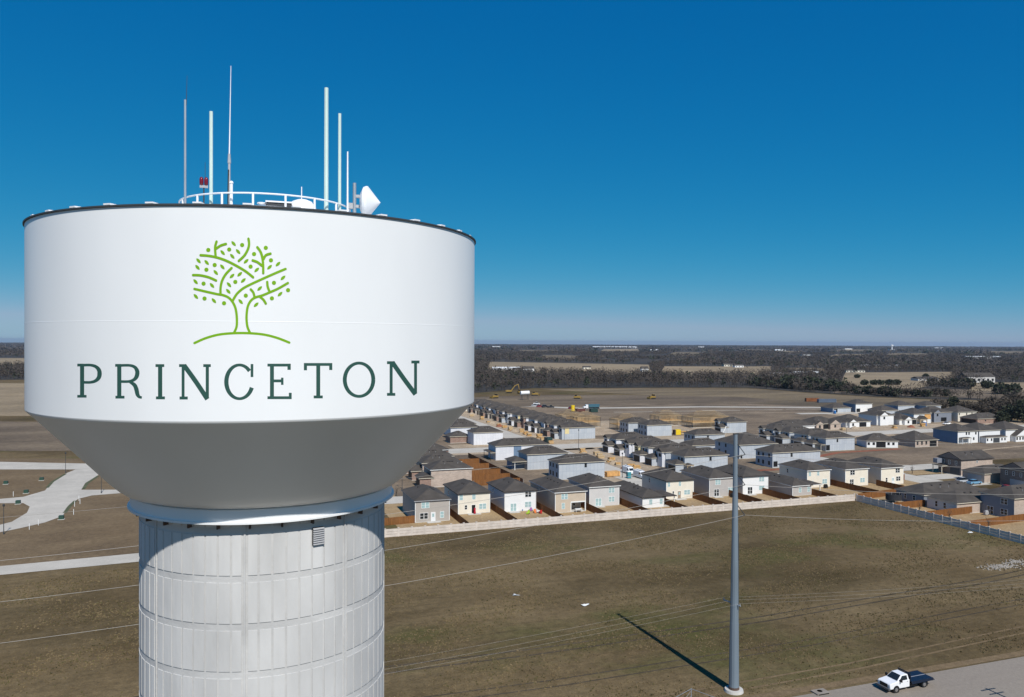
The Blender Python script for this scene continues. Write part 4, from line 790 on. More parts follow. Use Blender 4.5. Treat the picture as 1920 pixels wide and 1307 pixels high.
# rubble, litter, bare strip along the wall
q = MB(); rr = random.Random(3)
for i in range(260):
    x, y = 141+rr.gauss(2.2, 2.4), 115.6+rr.gauss(0, .8); s = rr.uniform(.05, .2); q.box(x-s, x+s*rr.uniform(.5, 1.2), y-s*.7, y+s*.7, 0, s*.8)
for i in range(120):
    x, y = 149+rr.gauss(0, 1.2), 117+rr.gauss(0, .6); s = rr.uniform(.05, .2); q.box(x-s, x+s, y-s*.7, y+s*.6, 0, s*.8)
o = struct('rubble', q, mat('pale_rubble', (.36, .32, .27), .9, .2, 2), 'stuff')
for i, (px, py, lab) in enumerate([(966, 1117, 'crumpled white plastic scrap lying on the field, the larger left one'), (1097, 1136, 'white plastic scrap lying on the field right of the larger one'), (1819, 999, 'white scrap lying by the shaded wall')]):
    p = at(px, py); q = MB(); 
    for j in range(4): a = rr.uniform(0, 6); q.poly([(rr.uniform(-.5, .5)+math.cos(a+k*1.6)*.45, rr.uniform(-.2, .2)+math.sin(a+k*1.6)*.35, .05+.25*rr.random()) for k in range(4)])
    tag(link('plastic_scrap', q.mesh('plastic_scrap'), trim_w, None, (p.x, p.y, .02)), lab, 'litter')

# ============================================================ steel power pole, wires
PX, PY = at(1376, 1296).x, at(1376, 1296).y; PH = 32.4
pol = thing('power_pole', 'tall tapered grey steel power pole standing in the field', 'power pole', (PX, PY, 0)); bluesteel = mat('weathered_steel', (.20, .245, .285), .55, .12, .5, metal=.25, stretch=(1, 1, .2))
zs = [0, 8.2, 16.0, 24.0, PH]
for i in range(4):
    r0, r1 = .60-.36*zs[i]/PH, .60-.36*zs[i+1]/PH; part('pole_section', MB().tube((0, 0, zs[i]+(.35 if i == 0 else 0)), (0, 0, zs[i+1]+(.5 if i < 3 else 0)), r0+(.012*(3-i)), r1+(.012*(3-i)), 12), bluesteel, pol)
part('base_plate', MB().tube((0, 0, .3), (0, 0, .62), .68, .66, 16), rust, pol); part('footing', MB().tube((0, 0, 0), (0, 0, .32), 1.2, 1.12, 28), concs, pol)
part('pole_cap', MB().box(-.34, .45, -.12, .12, PH, PH+.16), steel_dark, pol)
def zof(py, px=1394):
    d = Vector((PX, PY, 0)).dot(CF); return CH+(640+.0042*(px-960)-py)/FPX*d
ARM = [(zof(854), 1.2), (zof(911), 1.2), (zof(968), 1.2)]
for i, (z, L) in enumerate(ARM):
    part('insulator_arm', MB().tube((.1, -.2, z-.2), (L, -.35, z+.1), .075, .06, 8), steel_dark, pol); part('insulator_brace', MB().tube((.15, -.2, z+1.45), (L*.97, -.34, z+.14), .055, .05, 8), steel_dark, pol)
part('climbing_conduit', MB().tube((.42, -.25, zs[2]-6), (.36, -.24, zs[3]-4), .05, .05, 6), steel_dark, pol)
zl = zof(1134, 1376); part('cross_arm', MB().tube((-.35, 1.9, zl), (.2, -1.0, zl+.02), .075, .075, 6), galv, pol); [part('pin_insulator', MB().tube((x, y, zl), (x, y, zl+.3), .06, .04, 6), greymet, pol) for x, y in ((-.33, 1.8), (.02, 0.6), (.18, -.9))]
def wire(label, p, zw, ze, sagw=2.5, sage=2.0, r=.026):
    q = MB(); a = []; W0, E0 = -150.0, 250.0
    for i in range(41): t = i/40; x = W0+(p[0]-W0)*t; a.append((x, p[1], zw+(p[2]-zw)*t-4*sagw*t*(1-t)))
    q.path(a, r, 4); a = []
    for i in range(31): t = i/30; x = p[0]+(E0-p[0])*t; a.append((x, p[1], p[2]+(ze-p[2])*t-4*sage*t*(1-t)))
    q.path(a, r, 4); tag(link('power_line', q.mesh('power_line'), wirem), label, 'power line')
for (z, L), nm2 in zip(ARM, ('uppermost conductor wire on the pole arms', 'middle conductor wire on the pole arms', 'lowest conductor wire on the pole arms')):
    wire(nm2, (PX+L, PY-.35, z+.1), z, z, 6.6, 5.4, .02)
wire('thin shield wire from the very top of the steel pole', (PX, PY, PH+.18), PH+.5, PH, 5.5, 4.5, .012)
wire('back distribution wire on the low cross arm', (PX-.33, PY+1.8, zl+.3), zl+.3, zl+.3, 4.0, 3.4, .008); wire('front distribution wire on the low cross arm', (PX+.18, PY-.9, zl+.3), zl+.3, zl+.3, 4.2, 3.5, .008); wire('middle distribution wire on the low cross arm', (PX+.02, PY+.6, zl+.3), zl+.3, zl+.3, 4.4, 3.6, .008)
# wooden pole beside the road, just outside the frame: its shadow falls on the road
tip = at(1848, 1291); hp = 12.0; sh = hp/math.tan(SUN_EL); ub = thing('utility_pole', 'wooden utility pole south of the road whose shadow crosses it', 'power pole', (tip.x+sh*math.sin(SUN_AZ), tip.y-sh*math.cos(SUN_AZ), 0))
woodp = mat('pole_wood', (.12, .085, .06), .9, .2, 1); part('pole', MB().tube((0, 0, 0), (0, 0, hp), .17, .12, 10), woodp, ub); [part('crossarm', MB().box(-1.2, 1.2, -.06, .06, hp-z-.06, hp-z+.06), woodp, ub) for z in (.35, 1.6)]
# chain-link corner at the bottom edge
p = at(1296, 1324); t = thing('chain_link_fence', 'corner of a chain-link enclosure at the bottom edge', 'fence', (p.x, p.y, 0)); part('corner_post', MB().tube((0, 0, 0), (0, 0, 2.15), .045, .045, 8), galv, t)
for i in range(1, 4): part('line_post', MB().tube((-3.0*i, -1.4*i, 0), (-3.0*i, -1.4*i, 2.1), .035, .035, 6), galv, t); part('side_post', MB().tube((1.2*i, -2.6*i, 0), (1.2*i, -2.6*i, 2.1), .035, .035, 6), galv, t)
part('top_rail', MB().tube((0, 0, 2.1), (-9, -4.2, 2.1), .025, .025, 6), galv, t); part('side_top_rail', MB().tube((0, 0, 2.1), (3.6, -7.8, 2.1), .025, .025, 6), galv, t); part('brace_rail', MB().tube((0, 0, 1.2), (-3, -1.4, 1.2), .02, .02, 6), galv, t); part('brace_rod', MB().tube((0, 0, 1.9), (-3, -1.4, .3), .015, .015, 5), galv, t)
mat('drain_concrete', (.25, .215, .18), .9, .15, 1); p = at(1538, 1299); t = thing('storm_drain', 'concrete kerb storm drain box with a dark throat', 'storm drain', (p.x, p.y, 0)); part('box', MB().box(-.95, .95, -.65, .65, 0, .2), MATS['drain_concrete'], t); part('throat', MB().box(-.8, .8, -.68, -.6, .02, .15), black, t); part('manhole', MB().tube((0, .1, .18), (0, .1, .2), .33, .33, 20), rust, t)

# ============================================================ vehicles
carwhite = mat('white_car_paint', (.80, .80, .80), .25, .02, 1, spec=.6); navy = mat('navy_paint', (.008, .016, .035), .45, .1, 1, spec=.3); chrome = mat('chrome', (.55, .55, .56), .2, .05, 1, metal=.9)
def wheel(t, x, y, r, wd, rimm=None):
    s = 1 if y > 0 else -1
    w_ = part('tyre', MB().tube((x, y-s*wd, r), (x, y, r), r, r, 20), rubber, t); part('rim', MB().tube((x, y-s*.01, r), (x, y+s*.015, r), r*.6, r*.52, 16), rimm or chrome, w_)
def bevel(o, w_=.05, seg=2):
    m = o.modifiers.new('bevel', 'BEVEL'); m.width = w_; m.segments = seg; m.limit_method = 'ANGLE'; return o
# flatbed truck heading west
tw = at(1680.5, 1299.8); t = thing('flatbed_truck', 'white single-cab truck with a dark blue flat bed on the road', 'truck', (tw.x-1.05, tw.y+.98, 0), R(1.5))
yw = 1.0   # half width; x runs backwards from the front bumper
bevel(part('hood_and_fenders', MB().prism([(.05, .52), (.02, 1.12), (.14, 1.24), (1.45, 1.40), (1.45, .52)], 'y', -yw, yw), carwhite, t), .09, 3)
bevel(part('cab_lower_body', MB().prism([(1.40, .50), (1.40, 1.395), (3.25, 1.40), (3.25, .50)], 'y', -yw, yw), carwhite, t), .05)
q = MB(); q.v = [(1.32, -.93, 1.38), (3.24, -.93, 1.38), (3.24, .93, 1.38), (1.32, .93, 1.38), (2.12, -.76, 2.02), (3.12, -.78, 2.02), (3.12, .78, 2.02), (2.12, .76, 2.02)]; q.f = [(0, 3, 2, 1), (4, 5, 6, 7), (0, 1, 5, 4), (1, 2, 6, 5), (2, 3, 7, 6), (3, 0, 4, 7)]; bevel(part('cab_roof', q, carwhite, t), .07, 3)
def lerp(a, b, k): return tuple(a[i]+(b[i]-a[i])*k for i in range(3))
A_, B_, C_, D_ = (1.32, -.93, 1.38), (1.32, .93, 1.38), (2.12, .76, 2.02), (2.12, -.76, 2.02); off = Vector((-.62, 0, .78))*.02
pl = [lerp(lerp(A_, B_, u), lerp(D_, C_, u), v) for u, v in ((.06, .06), (.94, .06), (.93, .93), (.07, .93))]; part('windshield', MB().poly([tuple(Vector(p)+off) for p in pl]), glass, t)
for s in (-1, 1):
    a, b, c, d = (1.62, .925*s, 1.42), (2.95, .925*s, 1.42), (2.9, .80*s, 1.93), (2.14, .79*s, 1.93); f = [tuple(Vector(p)+Vector((0, s*.02, .005))) for p in (a, b, c, d)]; part('side_window', MB().poly(f if s < 0 else f[::-1]), glass, t)
    part('side_mirror', MB().box(1.55, 1.75, s*1.03, s*1.30, 1.35, 1.68) if s > 0 else MB().box(1.55, 1.75, -1.30, -1.03, 1.35, 1.68), black, t)
    part('door_handle', MB().box(2.8, 2.95, s*yw-.015, s*yw+.02, 1.2, 1.25), black, t); part('headlight', MB().box(-.02, .14, s*.62 if s > 0 else -.97, .97 if s > 0 else -.62, .92, 1.1), mat('lamp_glass', (.6, .62, .65), .15, .05, 2, spec=.7), t)
    part('wheel_arch', MB().tube((1.05, s*(yw-.2), .42), (1.05, s*(yw+.012), .42), .52, .52, 22), black, t)
    wheel(t, 1.05, s*1.04, .41, .28); wheel(t, 5.72, s*1.06, .41, .50)
    part('mud_flap', MB().box(6.2, 6.25, s*.5 if s > 0 else -1.05, 1.05 if s > 0 else -.5, .18, .85), black, t)
part('grille', MB().box(-.03, .1, -.58, .58, .68, 1.12), black, t); bevel(part('front_bumper', MB().box(-.22, .1, -1.02, 1.02, .45, .70), mat('bumper_grey', (.10, .10, .105), .4, .1, 1), t), .05); part('chassis', MB().box(1.5, 6.7, -.42, .42, .52, .80), black, t); part('fuel_tank', MB().box(3.4, 4.6, -.95, -.45, .45, .85), black, t); part('toolbox', MB().box(3.4, 4.6, .45, .95, .45, .85), black, t)
bevel(part('flat_bed', MB().box(3.42, 7.0, -1.18, 1.18, .98, 1.16), navy, t), .02); part('bed_side_rail', MB().box(3.42, 7.02, -1.215, -1.182, .84, 1.19), navy, t); part('bed_side_rail', MB().box(3.42, 7.02, 1.182, 1.215, .84, 1.19), navy, t)
part('headache_rack', MB().box(3.38, 3.46, -1.0, 1.0, 1.17, 1.95), navy, t); part('light_bar', MB().box(3.3, 3.46, -.95, .95, 2.06, 2.16), black, t); part('bed_centre_strip', MB().box(3.6, 6.9, -.05, .05, 1.163, 1.172), greymet, t); part('tail_apron', MB().prism([(7.0, 1.16), (7.0, .9), (7.3, .8), (7.33, .86)], 'y', -1.15, 1.15), navy, t)
# cars, vans and pickups
def car(label, x, y, rz, paint, kind='sedan', group=None):
    t = thing({'van': 'van', 'pickup': 'pickup_truck'}.get(kind, 'car'), label, {'van': 'van', 'pickup': 'pickup'}.get(kind, 'car'), (x, y, .045), rz, group); m = mat('paint_'+paint[0], paint[1], .3, .03, 1, spec=.6)
    if kind == 'van':
        bevel(part('body', MB().prism([(-2.9, .35), (-2.95, .95), (-2.3, 1.25), (-1.7, 2.05), (-1.2, 2.3), (2.9, 2.35), (2.95, .35)], 'y', -1, 1), m, t), .12, 3); part('windshield', MB().poly([(-2.27, -.85, 1.32), (-1.74, -.82, 2.02), (-1.74, .82, 2.02), (-2.27, .85, 1.32)][::-1]), glass, t); wx = (-2.0, 1.9)
        for s in (-1, 1): part('side_window', MB().box(-1.7, -.8, s*1.0-.012, s*1.0+.012, 1.35, 1.95), glass, t)
        [part('roof_rack', MB().box(x_, x_+.08, -.9, .9, 2.4, 2.5), greymet, t) for x_ in (-.6, .8, 2.2)]; part('ladder', MB().box(-.8, 2.6, -.5, .1, 2.5, 2.58), trim_w, t)
    else:
        hi = 1.5 if kind == 'sedan' else 1.75
        bevel(part('body', MB().prism([(-2.3, .3), (-2.35, .75), (-1.1, .95), (2.25, .98), (2.3, .3)], 'y', -.92, .92), m, t), .12, 3); wx = (-1.45, 1.45)
        if kind == 'pickup': prof = [(-1.15, .92), (-.55, hi), (.6, hi), (.75, .92)]
        else: prof = [(-1.15, .92), (-.4, hi), (1.2, hi), (2.0 if kind == 'sedan' else 2.15, .95)]
        bevel(part('cabin', MB().prism(prof, 'y', -.78, .78), glass, t), .08); a, b = prof[1], prof[2]; bevel(part('roof', MB().box(a[0]+.05, b[0]-.05, -.72, .72, hi-.04, hi+.03), m, t), .03)
    for x_ in wx:
        for s in (-1, 1): wheel(t, x_, s*.95, .34, .22)
    for s in (-.6, .6): part('tail_lamp', MB().box(2.28 if kind != 'van' else 2.93, 2.34 if kind != 'van' else 2.98, s-.15, s+.15, .7, .9), redglass, t); part('headlight', MB().box(-2.36 if kind != 'van' else -2.96, -2.28 if kind != 'van' else -2.86, s-.18, s+.18, .6, .76), trim_w, t)
    return t
WH, SI, BL, RD, DK = ('white', (.78, .78, .78)), ('silver', (.42, .44, .46)), ('blue', (.16, .33, .48)), ('red', (.28, .015, .02)), ('dark', (.025, .027, .03))
car('white work van with roof rack, nearer the houses', 124.6, 228.6, R(92), WH, 'van'); car('white work van with roof rack, farther up the street', 124.9, 237.2, R(91), WH, 'van')
car('silver car in the driveway by the brick house', 217.5, 189.2, R(180), SI, 'suv'); car('light blue car in the driveway beside the silver one', 218.5, 186, R(180), BL); car('red car in front of the dark gabled house', 219.5, 175.5, R(185), RD); car('white pickup on the far street by the cream house', 364, 327, R(5), WH, 'pickup')
car('dark car beside the taupe end house', 50, 208.5, R(80), DK)
for i, (px, py, c, k, lab) in enumerate([(1003, 762, SI, 'pickup', 'silver pickup leftmost of the parked crew vehicles'), (1012, 763.5, RD, 'suv', 'dark red vehicle among the parked crew vehicles'), (1022, 764, DK, 'suv', 'black vehicle among the parked crew vehicles'), (1033, 764.5, DK, 'pickup', 'dark pickup rightmost of the parked crew vehicles'), (1072, 767, RD, 'suv', 'red vehicle alone beside the yellow tank'), (1006, 758.5, WH, 'pickup', 'white pickup behind the parked crew vehicles')]):
    p = at(px, py); car(lab, p.x, p.y, R(150+17*i % 40), c, k, 'crew vehicles by the dirt road')
# dump truck
p = at(1108, 767); t = thing('dump_truck', 'white cabbed dump truck with a long teal tipper body', 'truck', (p.x, p.y, .05), R(-8)); teal = mat('teal_paint', (.05, .13, .17), .5, .15, 1)
part('tipper_body', MB().prism([(-1.8, 1.2), (-1.9, 3.0), (5.6, 3.1), (5.4, 1.3)], 'y', -1.25, 1.25), teal, t); bevel(part('cab', MB().prism([(-5.2, .6), (-5.2, 1.7), (-3.9, 1.8), (-3.6, 2.9), (-2.1, 2.9), (-2.1, .6)], 'y', -1.2, 1.2), carwhite, t), .1); part('windshield', MB().poly([(-3.9, -1, 1.86), (-3.64, -1, 2.75), (-3.64, 1, 2.75), (-3.9, 1, 1.86)][::-1]), glass, t); part('chassis', MB().box(-4.8, 5.2, -.5, .5, .6, 1.2), black, t)
for x_ in (-4.2, 2.6, 3.8, 5.0):
    for s in (-1, 1): wheel(t, x_, s*1.25, .52, .4)
# earth-moving machines
yel = mat('machine_yellow', (.29, .185, .045), .5, .15, 1)
def tracks(t, L=3.8, wd=2.6):
    for s in (-1, 1): part('track', MB().prism([(-L/2, .3), (-L/2+.35, 0), (L/2-.35, 0), (L/2, .3), (L/2, .6), (L/2-.35, .9), (-L/2+.35, .9), (-L/2, .6)], 'y', s*wd/2-.3, s*wd/2+.3), rubber, t)
p = at(955, 737); t = thing('excavator', 'yellow excavator with raised boom at the edge of the woods', 'excavator', (p.x, p.y, .05), R(-12)); tracks(t, 4.5, 3); part('house', MB().box(-2.6, 1.7, -1.5, 1.5, 1.1, 2.6), yel, t); part('cab', MB().box(.4, 1.9, .2, 1.5, 2.6, 3.7), glass, t); part('counterweight', MB().box(-3.3, -2.6, -1.4, 1.4, 1.2, 2.4), yel, t)
part('boom', MB().prism([(1.2, 2.2), (4.6, 6.6), (7.4, 7.6), (7.5, 7.0), (5.0, 6.0), (2.0, 1.9)], 'y', -.35, .35), yel, t); part('stick', MB().prism([(7.1, 7.9), (7.9, 7.6), (8.6, 3.6), (8.2, 3.5)], 'y', -.28, .28), yel, t); part('bucket', MB().prism([(7.9, 3.7), (8.9, 3.6), (8.7, 2.4), (7.6, 2.5), (7.3, 3.1)], 'y', -.6, .6), rust, t)
def loader(label, px, py, rz):
    p = at(px, py); t = thing('earth_mover', label, 'bulldozer', (p.x, p.y, .09), rz, 'earth movers on the turned soil'); tracks(t, 4.2, 2.6); part('engine_body', MB().box(-2.6, .5, -1, 1, .9, 2.3), yel, t); part('cab', MB().box(.2, 1.8, -.85, .85, 2.0, 3.4), glass, t); part('cab_roof', MB().box(.05, 1.95, -1, 1, 3.4, 3.55), yel, t); part('rear_body', MB().box(.5, 2.6, -1.05, 1.05, .9, 2.1), yel, t); part('blade', MB().prism([(-3.7, .1), (-3.4, .1), (-3.5, .8), (-3.35, 1.5), (-3.65, 1.5), (-3.8, .8)], 'y', -1.9, 1.9), yel, t); [part('push_arm', MB().box(-3.4, 0, s*1.45-.1, s*1.45+.1, .4, .65), yel, t) for s in (-1, 1)]
loader('yellow bulldozer leftmost, nearest the tank', 928, 747, R(15)); loader('yellow bulldozer right behind the white water tank', 1003, 742, R(170)); loader('yellow bulldozer below the long excavator, centre of the dirt', 1082, 748, R(160)); loader('yellow bulldozer alone at the right of the dirt', 1223, 748, R(10)); loader('yellow bulldozer beside the excavator', 976, 738, R(190))
p = at(984, 750); t = thing('water_stand_tank', 'white cylindrical water tank raised on a steel stand', 'tank', (p.x, p.y, .05)); part('tank', MB().tube((-3.4, 0, 5.2), (3.4, 0, 5.4), 1.45, 1.45, 24), carwhite, t); [part('stand_leg', MB().tube((x_, y_, 0), (x_, y_*.7, 4.2), .14, .14, 6), steel_dark, t) for x_ in (-2.4, 2.4) for y_ in (-1.4, 1.4)]; part('stand_deck', MB().box(-3, 3, -1.1, 1.1, 4.0, 4.2), steel_dark, t)
# containers, skips, portable toilets, stacks of board
def container(label, px, py, L, m, rz, hh=2.6, name='shipping_container', cat='container'):
    p = at(px, py); t = thing(name, label, cat, (p.x, p.y, .04), rz); part('box', MB().box(-L/2, L/2, -1.2, 1.2, .15, hh), m, t); q = MB()
    for i in range(int(L/.6)): q.box(-L/2+.2+i*.6, -L/2+.45+i*.6, -1.25, -1.203, .3, hh-.15)
    o = part('ribs', q, m, t); o['kind'] = 'stuff'; part('end_doors', MB().box(L/2, L/2+.05, -1.15, 1.15, .25, hh-.1), trim_w, t); part('skids', MB().box(-L/2, L/2, -1.0, 1.0, 0, .15), black, t)
container('grey-blue shipping container with white end doors', 1550, 755, 14, mat('container_blue', (.10, .13, .18), .6, .15, .6), R(-10)); container('rust brown container left of the grey-blue one', 1522, 753, 10, mat('container_rust', (.20, .075, .03), .8, .25, .5), R(-10)); container('rust red waste skip beside the dirt road', 1088, 772, 6, mat('skip_red', (.12, .05, .04), .8, .2, 1), R(5), 1.8, 'waste_skip', 'skip'); container('dark green waste skip right of the red one', 1113, 773, 5, mat('skip_green', (.02, .05, .045), .7, .2, 1), R(0), 2.4, 'waste_skip', 'skip'); container('dark green skip on the dusty lot by the cross street', 1028, 830, 4, MATS['skip_green'], R(90), 2.2, 'waste_skip', 'skip'); container('orange waste skip by the street of vans', 1147, 893, 5, MATS['orange_board'], R(5), 1.6, 'waste_skip', 'skip')
def toilet(label, e, n, c):
    m = mat('toilet_'+c[0], c[1], .5, .06, 1); t = thing('portable_toilet', label, 'portable toilet', (e, n, .05)); part('cabin', MB().box(-.6, .6, -.6, .6, .1, 2.1), m, t); part('roof', MB().lathe([(.0, 2.35), (.45, 2.3), (.84, 2.1)], 4, R(45), R(405)), trim_w, t); part('door', MB().box(-.4, .4, -.63, -.6, .2, 1.95), trim_w if c[0] == 'pale' else m, t); part('skid', MB().box(-.65, .65, -.65, .65, 0, .1), black, t)
toilet('teal portable toilet at the street corner by the vans', 120.7, 229.1, ('teal', (.05, .24, .28))); toilet('bright blue portable toilet on the far street', 346.4, 324.8, ('blue', (.03, .15, .40))); toilet('blue portable toilet by the dusty track near the containers', 352, 398, ('blue', (.03, .15, .40)))
t = thing('yellow_bin', 'bright yellow bin beside the striped sheathed house', 'bin', (199.7, 330.2, .04)); part('bin_body', MB().box(-1.3, 1.3, -1, 1, 0, 2.4), mat('bin_yellow', (.75, .52, .02), .6, .08, 1), t); part('bin_side', MB().box(-1.9, -1.32, -1, 1, 0, 2.3), rust, t)
p = at(1074, 772); t = thing('yellow_tank', 'tall yellow fuel tank by the dirt road', 'tank', (p.x, p.y, .05)); part('drum', MB().tube((0, 0, .4), (0, 0, 4.0), 1.2, 1.2, 18), MATS['bin_yellow'], t); part('legs', MB().box(-.9, .9, -.9, .9, 0, .4), black, t)
rs = random.Random(5); stk = []
for e, n_ in [(131, 243), (132, 249), (130.5, 262), (133, 266), (131.5, 272), (132.5, 275), (134, 268), (131, 287), (133, 292), (130, 318), (131, 330), (132, 337), (130.5, 346), (131, 352), (132, 360), (130, 371), (131, 383), (132, 395), (131, 410), (132, 425), (114.5, 235), (115, 243), (114.6, 262), (201.5, 247), (203, 331), (206, 334), (290, 322), (322, 321), (342, 322), (360, 376), (130, 255), (133.5, 280), (210, 336), (199, 320), (132, 445)]:
    stk.append((e, n_))
LW = ['beside the vans', 'along the street of vans', 'in front of the sheathed houses', 'on the dusty verge']
ORD = ['first', 'second', 'third', 'fourth', 'fifth', 'sixth', 'seventh', 'eighth', 'ninth', 'tenth', 'eleventh', 'twelfth', 'thirteenth', 'fourteenth', 'fifteenth', 'sixteenth', 'seventeenth', 'eighteenth', 'nineteenth', 'twentieth', 'twenty-first', 'twenty-second']
def zone(e, n_): return ('on the left verge of the street of vans' if e < 118 else 'in front of the sheathed houses by the vans' if e < 140 and n_ < 300 else 'along the long row beyond the cross street' if e < 140 else 'around the yellow bin and striped house' if e < 230 else 'before the south-facing far houses')
def ordinal_label(what, pts):
    cnt = {}; out = {}
    for p in sorted(pts, key=lambda q: q[1]): z = zone(*p[:2]); k = cnt.get(z, 0); cnt[z] = k+1; out[p] = '%s %s, %s from the near end' % (what, z, ORD[k])
    return out
SL = ordinal_label('lumber stack', stk)
for i, (e, n_) in enumerate(stk):
    q = MB(); z = 0; k = rs.randint(2, 4)
    t = thing('lumber_stack', SL[(e, n_)], 'lumber stack', (e, n_, .04), R(rs.uniform(-12, 12)), 'lumber stacks on the dusty lots')
    for j in range(k): a, b = rs.uniform(.8, 1.4), rs.uniform(.5, 1.0); hh = rs.uniform(.25, .5); part('board_bundle', MB().box(-a, a, -b, b, z+.06, z+.06+hh), rs.choice((lumber, lumber2, lumber2, lumber)), t); z += hh+.06
    part('bearer', MB().box(-.9, -.7, -.5, .5, 0, .06), lumber, t); part('bearer', MB().box(.7, .9, -.5, .5, 0, .06), lumber, t)
rr = random.Random(8)
HEAPS = [(128.8, 247, 1.2), (130, 258, 1.4), (129.6, 283, 1.2), (130.5, 324, 1.5), (131, 341, 1.3), (130, 365, 1.5), (130.4, 389, 1.4), (131, 404, 1.5), (116, 250, 1.0), (204, 240, 1.3), (206, 268, 1.4), (300, 325, 1.5), (334, 322, 1.4), (135, 455, 1.8), (133, 470, 1.6)]; HL = ordinal_label('soil heap', HEAPS)
for i, (e, n_, s) in enumerate(HEAPS):
    q = MB(); N_ = 14; q.lathe([(s*1.5, 0), (s*1.2, s*.28), (s*.75, s*.6), (s*.3, s*.82), (.01, s*.9)], N_); q.v = [(x+rr.uniform(-.15, .15), y+rr.uniform(-.15, .15), max(0, z+rr.uniform(-.1, .1)) if z > 0 else 0) for x, y, z in q.v]
    tag(link('soil_heap', q.mesh('soil_heap'), g_dust if i % 3 else MATS['red_clay'], None, (e, n_, .03)), HL[(e, n_, s)], 'soil heap', 'soil heaps on the dusty lots')
# street lamps
def lamp(label, e, n_, hh=7.5, group='street lamps'):
    t = thing('street_lamp', label, 'street lamp', (e, n_, .05), 0, group); part('pole', MB().tube((0, 0, 0), (0, 0, hh), .09, .06, 8), steel_dark, t); part('lantern', MB().lathe([(.05, hh), (.22, hh+.1), (.26, hh+.5), (.12, hh+.62), (.0, hh+.7)], 8), steel_dark, t); part('base', MB().tube((0, 0, 0), (0, 0, .5), .16, .13, 8), steel_dark, t)
lamp('dark street lamp on the corner by the teal toilet', 119.2, 230.6); lamp('dark street lamp beside the cross street', 133.8, 297.5)
for px, py, lab in ((123, 887, 'dark street lamp at the upper empty street, left of the tower'), (190, 925, 'dark street lamp beside the tank cone on the empty street'), (7, 1002, 'dark street lamp at the left frame edge'), (754, 917, 'dark street lamp on the pavement behind the taupe house'), (1587, 812, 'dark street lamp by the white gabled houses')): p = at(px, py); lamp(lab, p.x, p.y, 6.2)
gbox = mat('utility_green', (.03, .07, .05), .6, .1, 1)
for px, py, lab in ((78, 901, 'green utility cabinet highest on the empty lots'), (49, 925, 'green utility cabinet by the left street branch'), (34, 945, 'green utility cabinet on the rounded left lot'), (115, 974, 'largest green utility cabinet by the white markers'), (11, 908, 'low dark utility vault at the left edge')):
    p = at(px, py); t = thing('utility_cabinet', lab, 'utility cabinet', (p.x, p.y, .02)); part('cabinet', MB().box(-.55, .55, -.5, .5, .1, .95), gbox, t); part('pad', MB().box(-.7, .7, -.65, .65, 0, .1), concs, t)
for i, (px, py) in enumerate([(25, 931), (138, 965), (140, 950), (148, 939), (55, 993), (72, 985), (150, 945)]): p = at(px, py); tag(link('marker_stake', MB().box(-.05, .05, -.05, .05, 0, 1.4).mesh('marker_stake'), trim_w, None, (p.x, p.y, 0)), 'thin white marker stake on the empty lots, %s from the left' % ORD[[25, 55, 72, 138, 140, 148, 150].index(px)], 'stake', 'white marker stakes on the empty lots')
# backyard things
t = thing('trampoline', 'dark round trampoline with net behind the wall corner', 'trampoline', (172, 171.5, .02)); part('mat', MB().tube((0, 0, .85), (0, 0, .9), 2.0, 2.0, 28), black, t); part('net', MB().lathe([(2.05, .9), (2.05, 2.5)], 24), mat('net_black', (.03, .03, .035), .9, .1, 1), t); [part('leg', MB().tube((2*math.cos(a), 2*math.sin(a), 0), (2*math.cos(a), 2*math.sin(a), 2.6), .04, .04, 6), greymet, t) for a in [k*math.pi/3 for k in range(6)]]
def grill(label, e, n_, m): t = thing('barbecue', label, 'barbecue', (e, n_, .02)); part('cart', MB().box(-.6, .6, -.3, .3, .15, .9), m, t); part('hood', MB().prism([(-.3, .9), (.3, .9), (.22, 1.2), (-.2, 1.22)], 'x', -.45, .45), m, t); [part('wheel', MB().tube((x_, -.32, .12), (x_, -.26, .12), .12, .12, 10), rubber, t) for x_ in (-.5, .5)]
grill('black barbecue under the back windows of a cream house', 169.3, 195, black); grill('covered grey barbecue beside the slate house', 182.3, 151.6, greymet); grill('black barbecue by the sliding door of the warm grey house', 134.0, 191.8, black)
t = thing('patio_table', 'white patio table under the tan house\'s covered patio', 'table', (84.4, 187.6, .13)); part('top', MB().box(-.9, .9, -.5, .5, .7, .76), trim_w, t); [part('leg', MB().box(x_-.04, x_+.04, y_-.04, y_+.04, 0, .7), trim_w, t) for x_ in (-.8, .8) for y_ in (-.4, .4)]
tc = [('pink', (.6, .12, .22)), ('lime', (.42, .62, .05)), ('orange', (.75, .22, .06)), ('blue', (.05, .13, .4)), ('black', (.02, .02, .02)), ('white', (.75, .75, .75)), ('violet', (.35, .15, .4)), ('red', (.5, .03, .03))]
for i, (px, py) in enumerate([(984, 957), (990, 964), (1003, 962), (978, 958), (976, 955), (1008, 961), (996, 958), (1013, 963)]):
    p = at(px, py); c, v = tc[i]; t = thing('toy', '%s plastic garden toy on the lawn of the white house' % c, 'toy', (p.x, p.y, .02), R(40*i)); m = mat('toy_'+c, v, .5, .05, 1); part('body', MB().box(-.5, .5, -.25, .25, .1, .5), m, t); part('seat_back', MB().box(.3, .5, -.25, .25, .5, .95), m, t); [part('wheel', MB().tube((x_, y_, .14), (x_, y_*1.2, .14), .14, .14, 8), rubber, t) for x_ in (-.35, .35) for y_ in (-.25, .25)]
